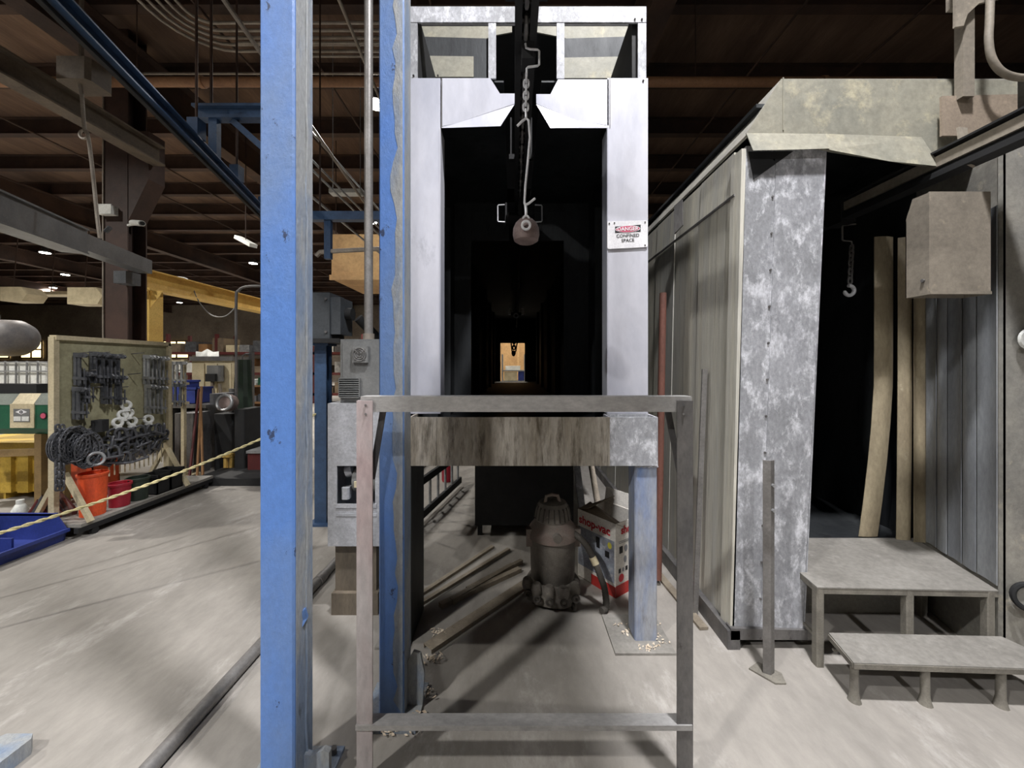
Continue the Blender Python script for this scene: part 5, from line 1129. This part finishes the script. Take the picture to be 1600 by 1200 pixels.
o = MB().grid([[P(306+i*9, v-abs(2-i)*-2.0+(3 if i % 2 else 0), 7.25+.1*(k)) for i in range(5)] for k, v in enumerate((556, 545, 548, 556))], .05, (0, 0, -1)).build('plastic_sheet', 'white', smooth=True); tag(o, 'crumpled white plastic sheet heaped on the cream cabinet', 'sheet')
# second rack of tools, on a cream frame just beyond the board
t = thing('tool_rack', 'narrow cream tool rack right behind the olive tool board', 'rack', (-4.4, 5.0, 0))
for u in (263, 285): MB().box(P(u, 0, 5.0).x-.02, P(u, 0, 5.0).x+.02, 5.0, 5.04, 0, bz(562, 5)).build('upright', 'cream', t)
for v in (563, 598, 628): MB().box(P(261, 0, 5).x, P(290, 0, 5).x, 4.98, 5.06, bz(v, 5)-.03, bz(v, 5)).build('shelf', 'cream', t)
MB().box(P(258, 0, 5).x, P(294, 0, 5).x, 4.9, 5.2, 0, .05).build('foot', 'cream', t)
for j in range(4):
    o = copy_tree(cs, None, P(263+j*7, 566, 4.95)); tag(o, 'bright steel clamp hanging on the narrow cream rack', 'clamp', 'clamps on the narrow rack')
for j in range(3):
    o = copy_tree(cl, None, P(266+j*8, 601, 4.95)); tag(o, 'dark steel clamp hanging on the narrow cream rack', 'clamp', 'dark clamps on the narrow rack')
tote(P(268, 0, 5.6).x, P(285, 0, 5.6).x, 5.6, 5.9, .93, .34, 'binblue', 'blue bin on the bench left of the brooms', 'bench_bin', 'blue bins on the bench')
tote(P(288, 0, 5.6).x, P(306, 0, 5.6).x, 5.6, 5.9, .93, .24, 'binblue', 'lower blue bin on the bench beside the brooms', 'bench_bin', 'blue bins on the bench')
t = thing('workbench', 'dark cluttered steel workbench behind the tool board', 'bench', (-4.8, 5.8, 0))
MB().box(P(262, 0, 5.5).x, P(322, 0, 5.5).x, 5.5, 6.2, .88, .93).build('bench_top', 'steel', t)
for u in (264, 319): MB().box(P(u, 0, 5.5).x-.03, P(u, 0, 5.5).x+.03, 5.52, 6.18, 0, .88).build('leg', 'steel', t)
MB().box(P(266, 0, 5.5).x, P(318, 0, 5.5).x, 5.9, 5.93, .15, .88).build('back_sheet', 'black', t)
MB().box(P(266, 0, 5.5).x, P(318, 0, 5.5).x, 5.52, 6.1, .14, .17).build('lower_shelf', 'steel', t)
o = blk('steel_hood', 272, 302, 646, 696, 5.2, .3, 'steel', 'grey steel hopper standing behind the far end of the tool board', 'hopper', floor=True)
for i, (ua, va, ub, vb, m_) in enumerate(((311, 608, 296, 708, 'maroon'), (315, 604, 308, 705, 'wood'), (313, 612, 317, 700, 'wood'))):
    t = thing('broom', ['maroon long handled broom leaning by the bench', 'wooden long handled broom leaning by the bench, left', 'wooden long handled broom leaning by the bench, right'][i], 'broom', P(ub, 752, 4.9), 'brooms leaning by the bench')
    f_ = P(ub, vb, 4.95); f_.z = .06
    MB().cyl(f_, P(ua, va, 5.3), .015, n=8).build('handle', m_, t, True); MB().box(f_.x-.12, f_.x+.12, f_.y-.03, f_.y+.03, 0, .07).build('head', 'wood', t)
# dark machines
t = thing('drill_press', 'dark upright machine with round steel table beyond the brooms', 'machine', (-4.1, 5.5, 0))
dx = P(352, 0, 5.5).x
MB().bbox(dx-.14, dx+.16, 5.45, 5.85, 0, .8, .03).build('base', 'black', t); MB().cyl((dx, 5.65, .8), (dx, 5.65, 1.15), .05).build('column', 'steel', t, True)
hq = P(361, 630, 5.3); MB().lathe([(0, 0), (.11, 0), (.12, .06), (.1, .12), (0, .12)], hq, 20, (0, -1, .2)).build('round_head', 'rustiron', t, True); MB().ring(hq+V((0, -.12, .02)), .10, .02, (0, -1, .2), 20, 8).build('head_ring', 'silver', t, True)
MB().bbox(dx-.08, dx+.1, 5.3, 5.6, .95, 1.1, .02).build('gearbox', 'tool', t)
t = thing('draped_tarp', 'dark cloth hanging from a hook beside the pipe stand', 'cloth', P(382, 700, 6))
MB().grid([[P(u, v, 5.9+.03*(i % 2)) for i, u in enumerate((368-s*6, 374-s*3, 380, 386+s*2, 391+s*4))] for s, v in ((0, 562), (.4, 600), (.8, 640), (1, 680))], .02, (0, 1, 0)).build('cloth', 'darkgreen', t, True); MB().tube([P(379, 562, 5.95), P(379, 556, 5.95), P(384, 553, 5.95), P(392, 553, 6)], .015, 6).build('hook', 'steel', t, True); MB().box(P(390, 0, 6).x, P(390, 0, 6).x+.05, 5.98, 6.04, 0, bz(550, 6)).build('post', 'steel', t)
blk('machine_base', 366, 382, 640, 748, 5.2, .4, 'black', 'black machine pedestal under the dark cloth', 'machine', floor=True)
t = thing('yellow_stand', 'small yellow legged stand on the floor between dark machines', 'stand', P(357, 735, 5.4))
for u in (353, 362): MB().box(P(u, 0, 5.35).x-.02, P(u, 0, 5.35).x+.02, 5.33, 5.37, 0, .22).build('leg', 'yellow', t)
MB().box(P(351, 0, 5.35).x, P(364, 0, 5.35).x, 5.3, 5.4, .22, .26).build('top', 'yellow', t)
t = thing('red_cabinet', 'maroon floor cabinet with a grey top beside the nearest blue column', 'cabinet', P(397, 745, 5.15)); MB().box(P(387, 0, 5.15).x, P(440, 0, 5.15).x, 5.15, 5.6, .02, bz(708, 5.15)).build('body', 'maroon', t); MB().box(P(386, 0, 5.15).x, P(441, 0, 5.15).x, 5.13, 5.62, bz(708, 5.15), bz(704, 5.15)).build('top', 'silver', t); MB().box(P(388, 0, 5.15).x, P(440, 0, 5.15).x, 5.17, 5.58, 0, .02).build('plinth', 'black', t)
t = thing('parts_shelf', 'wooden shelf unit crowded with parts beyond the maroon cabinet', 'shelf', P(405, 700, 6.6))
for u in (386, 425): MB().box(P(u, 0, 6.6).x, P(u, 0, 6.6).x+.05, 6.6, 7.0, 0, bz(595, 6.6)).build('upright', 'wood', t)
for v in (602, 628, 650, 680): MB().box(P(386, 0, 6.6).x, P(430, 0, 6.6).x, 6.6, 7.0, bz(v, 6.6)-.03, bz(v, 6.6)).build('shelf_board', 'wood', t)
cols = ['white', 'green', 'cream', 'silver', 'tool', 'wood', 'white', 'rustiron', 'cream', 'tool', 'silver', 'white']
nms = ['white carton', 'green carton', 'cream carton', 'silver casting', 'dark casting', 'wooden block', 'white tub', 'rusty casting', 'cream tub', 'dark steel block', 'silver block', 'white block']
for i in range(12):
    v = (602, 628, 650, 680)[i//3]; u = 389+12*(i % 3)
    o = MB().bbox(P(u, 0, 6.62).x, P(u+9, 0, 6.62).x, 6.64, 6.9, bz(v, 6.6), bz(v, 6.6)+.10+.03*(i % 3), .015).build('shelf_part', cols[i]); tag(o, nms[i]+' on the '+('top', 'second', 'third', 'lowest')[i//3]+' board of the wooden shelf', 'part', 'parts on the wooden shelf')
blk('floor_mat', 300, 420, 748, 752, 4.75, .5, 'black', 'thin black mat on the floor in front of the benches', 'mat', floor=True)
# far pallet racks with stock, deep down the hall
t = thing('pallet_rack', 'tall far pallet rack filled with pale stock', 'rack', (-9, 15, 0))
for i in range(5):
    x = -13.5+i*1.9
    for yy in (15, 16): MB().box(x-.05, x+.05, yy-.05, yy+.05, 0, 2.7).build('upright', 'maroon', t)
for z in (.4, 1.2, 2.0): MB().box(-13.5, -5.9, 14.95, 15.05, z-.1, z).build('beam', 'maroon', t)
for z in (.4, 1.2, 2.0): MB().box(-13.5, -5.9, 15.95, 16.05, z-.1, z).build('beam', 'maroon', t)
r = random.Random(12); kinds = ['white', 'cream', 'wood', 'cardboard', 'silver', 'tool']; kn = ['white', 'cream', 'brown wooden', 'brown cardboard', 'silver', 'dark']
for z in (.4, 1.2, 2.0):
    for i in range(14):
        x = -13.35+i*.53; k = r.randrange(6); o = MB().box(x, x+r.uniform(.3, .47), 14.97, 15.9, z, z+r.uniform(.2, .6)).build('stock_box', kinds[k]); tag(o, kn[k]+' stock box on the far pallet rack', 'box', kn[k]+' stock boxes on the far rack')
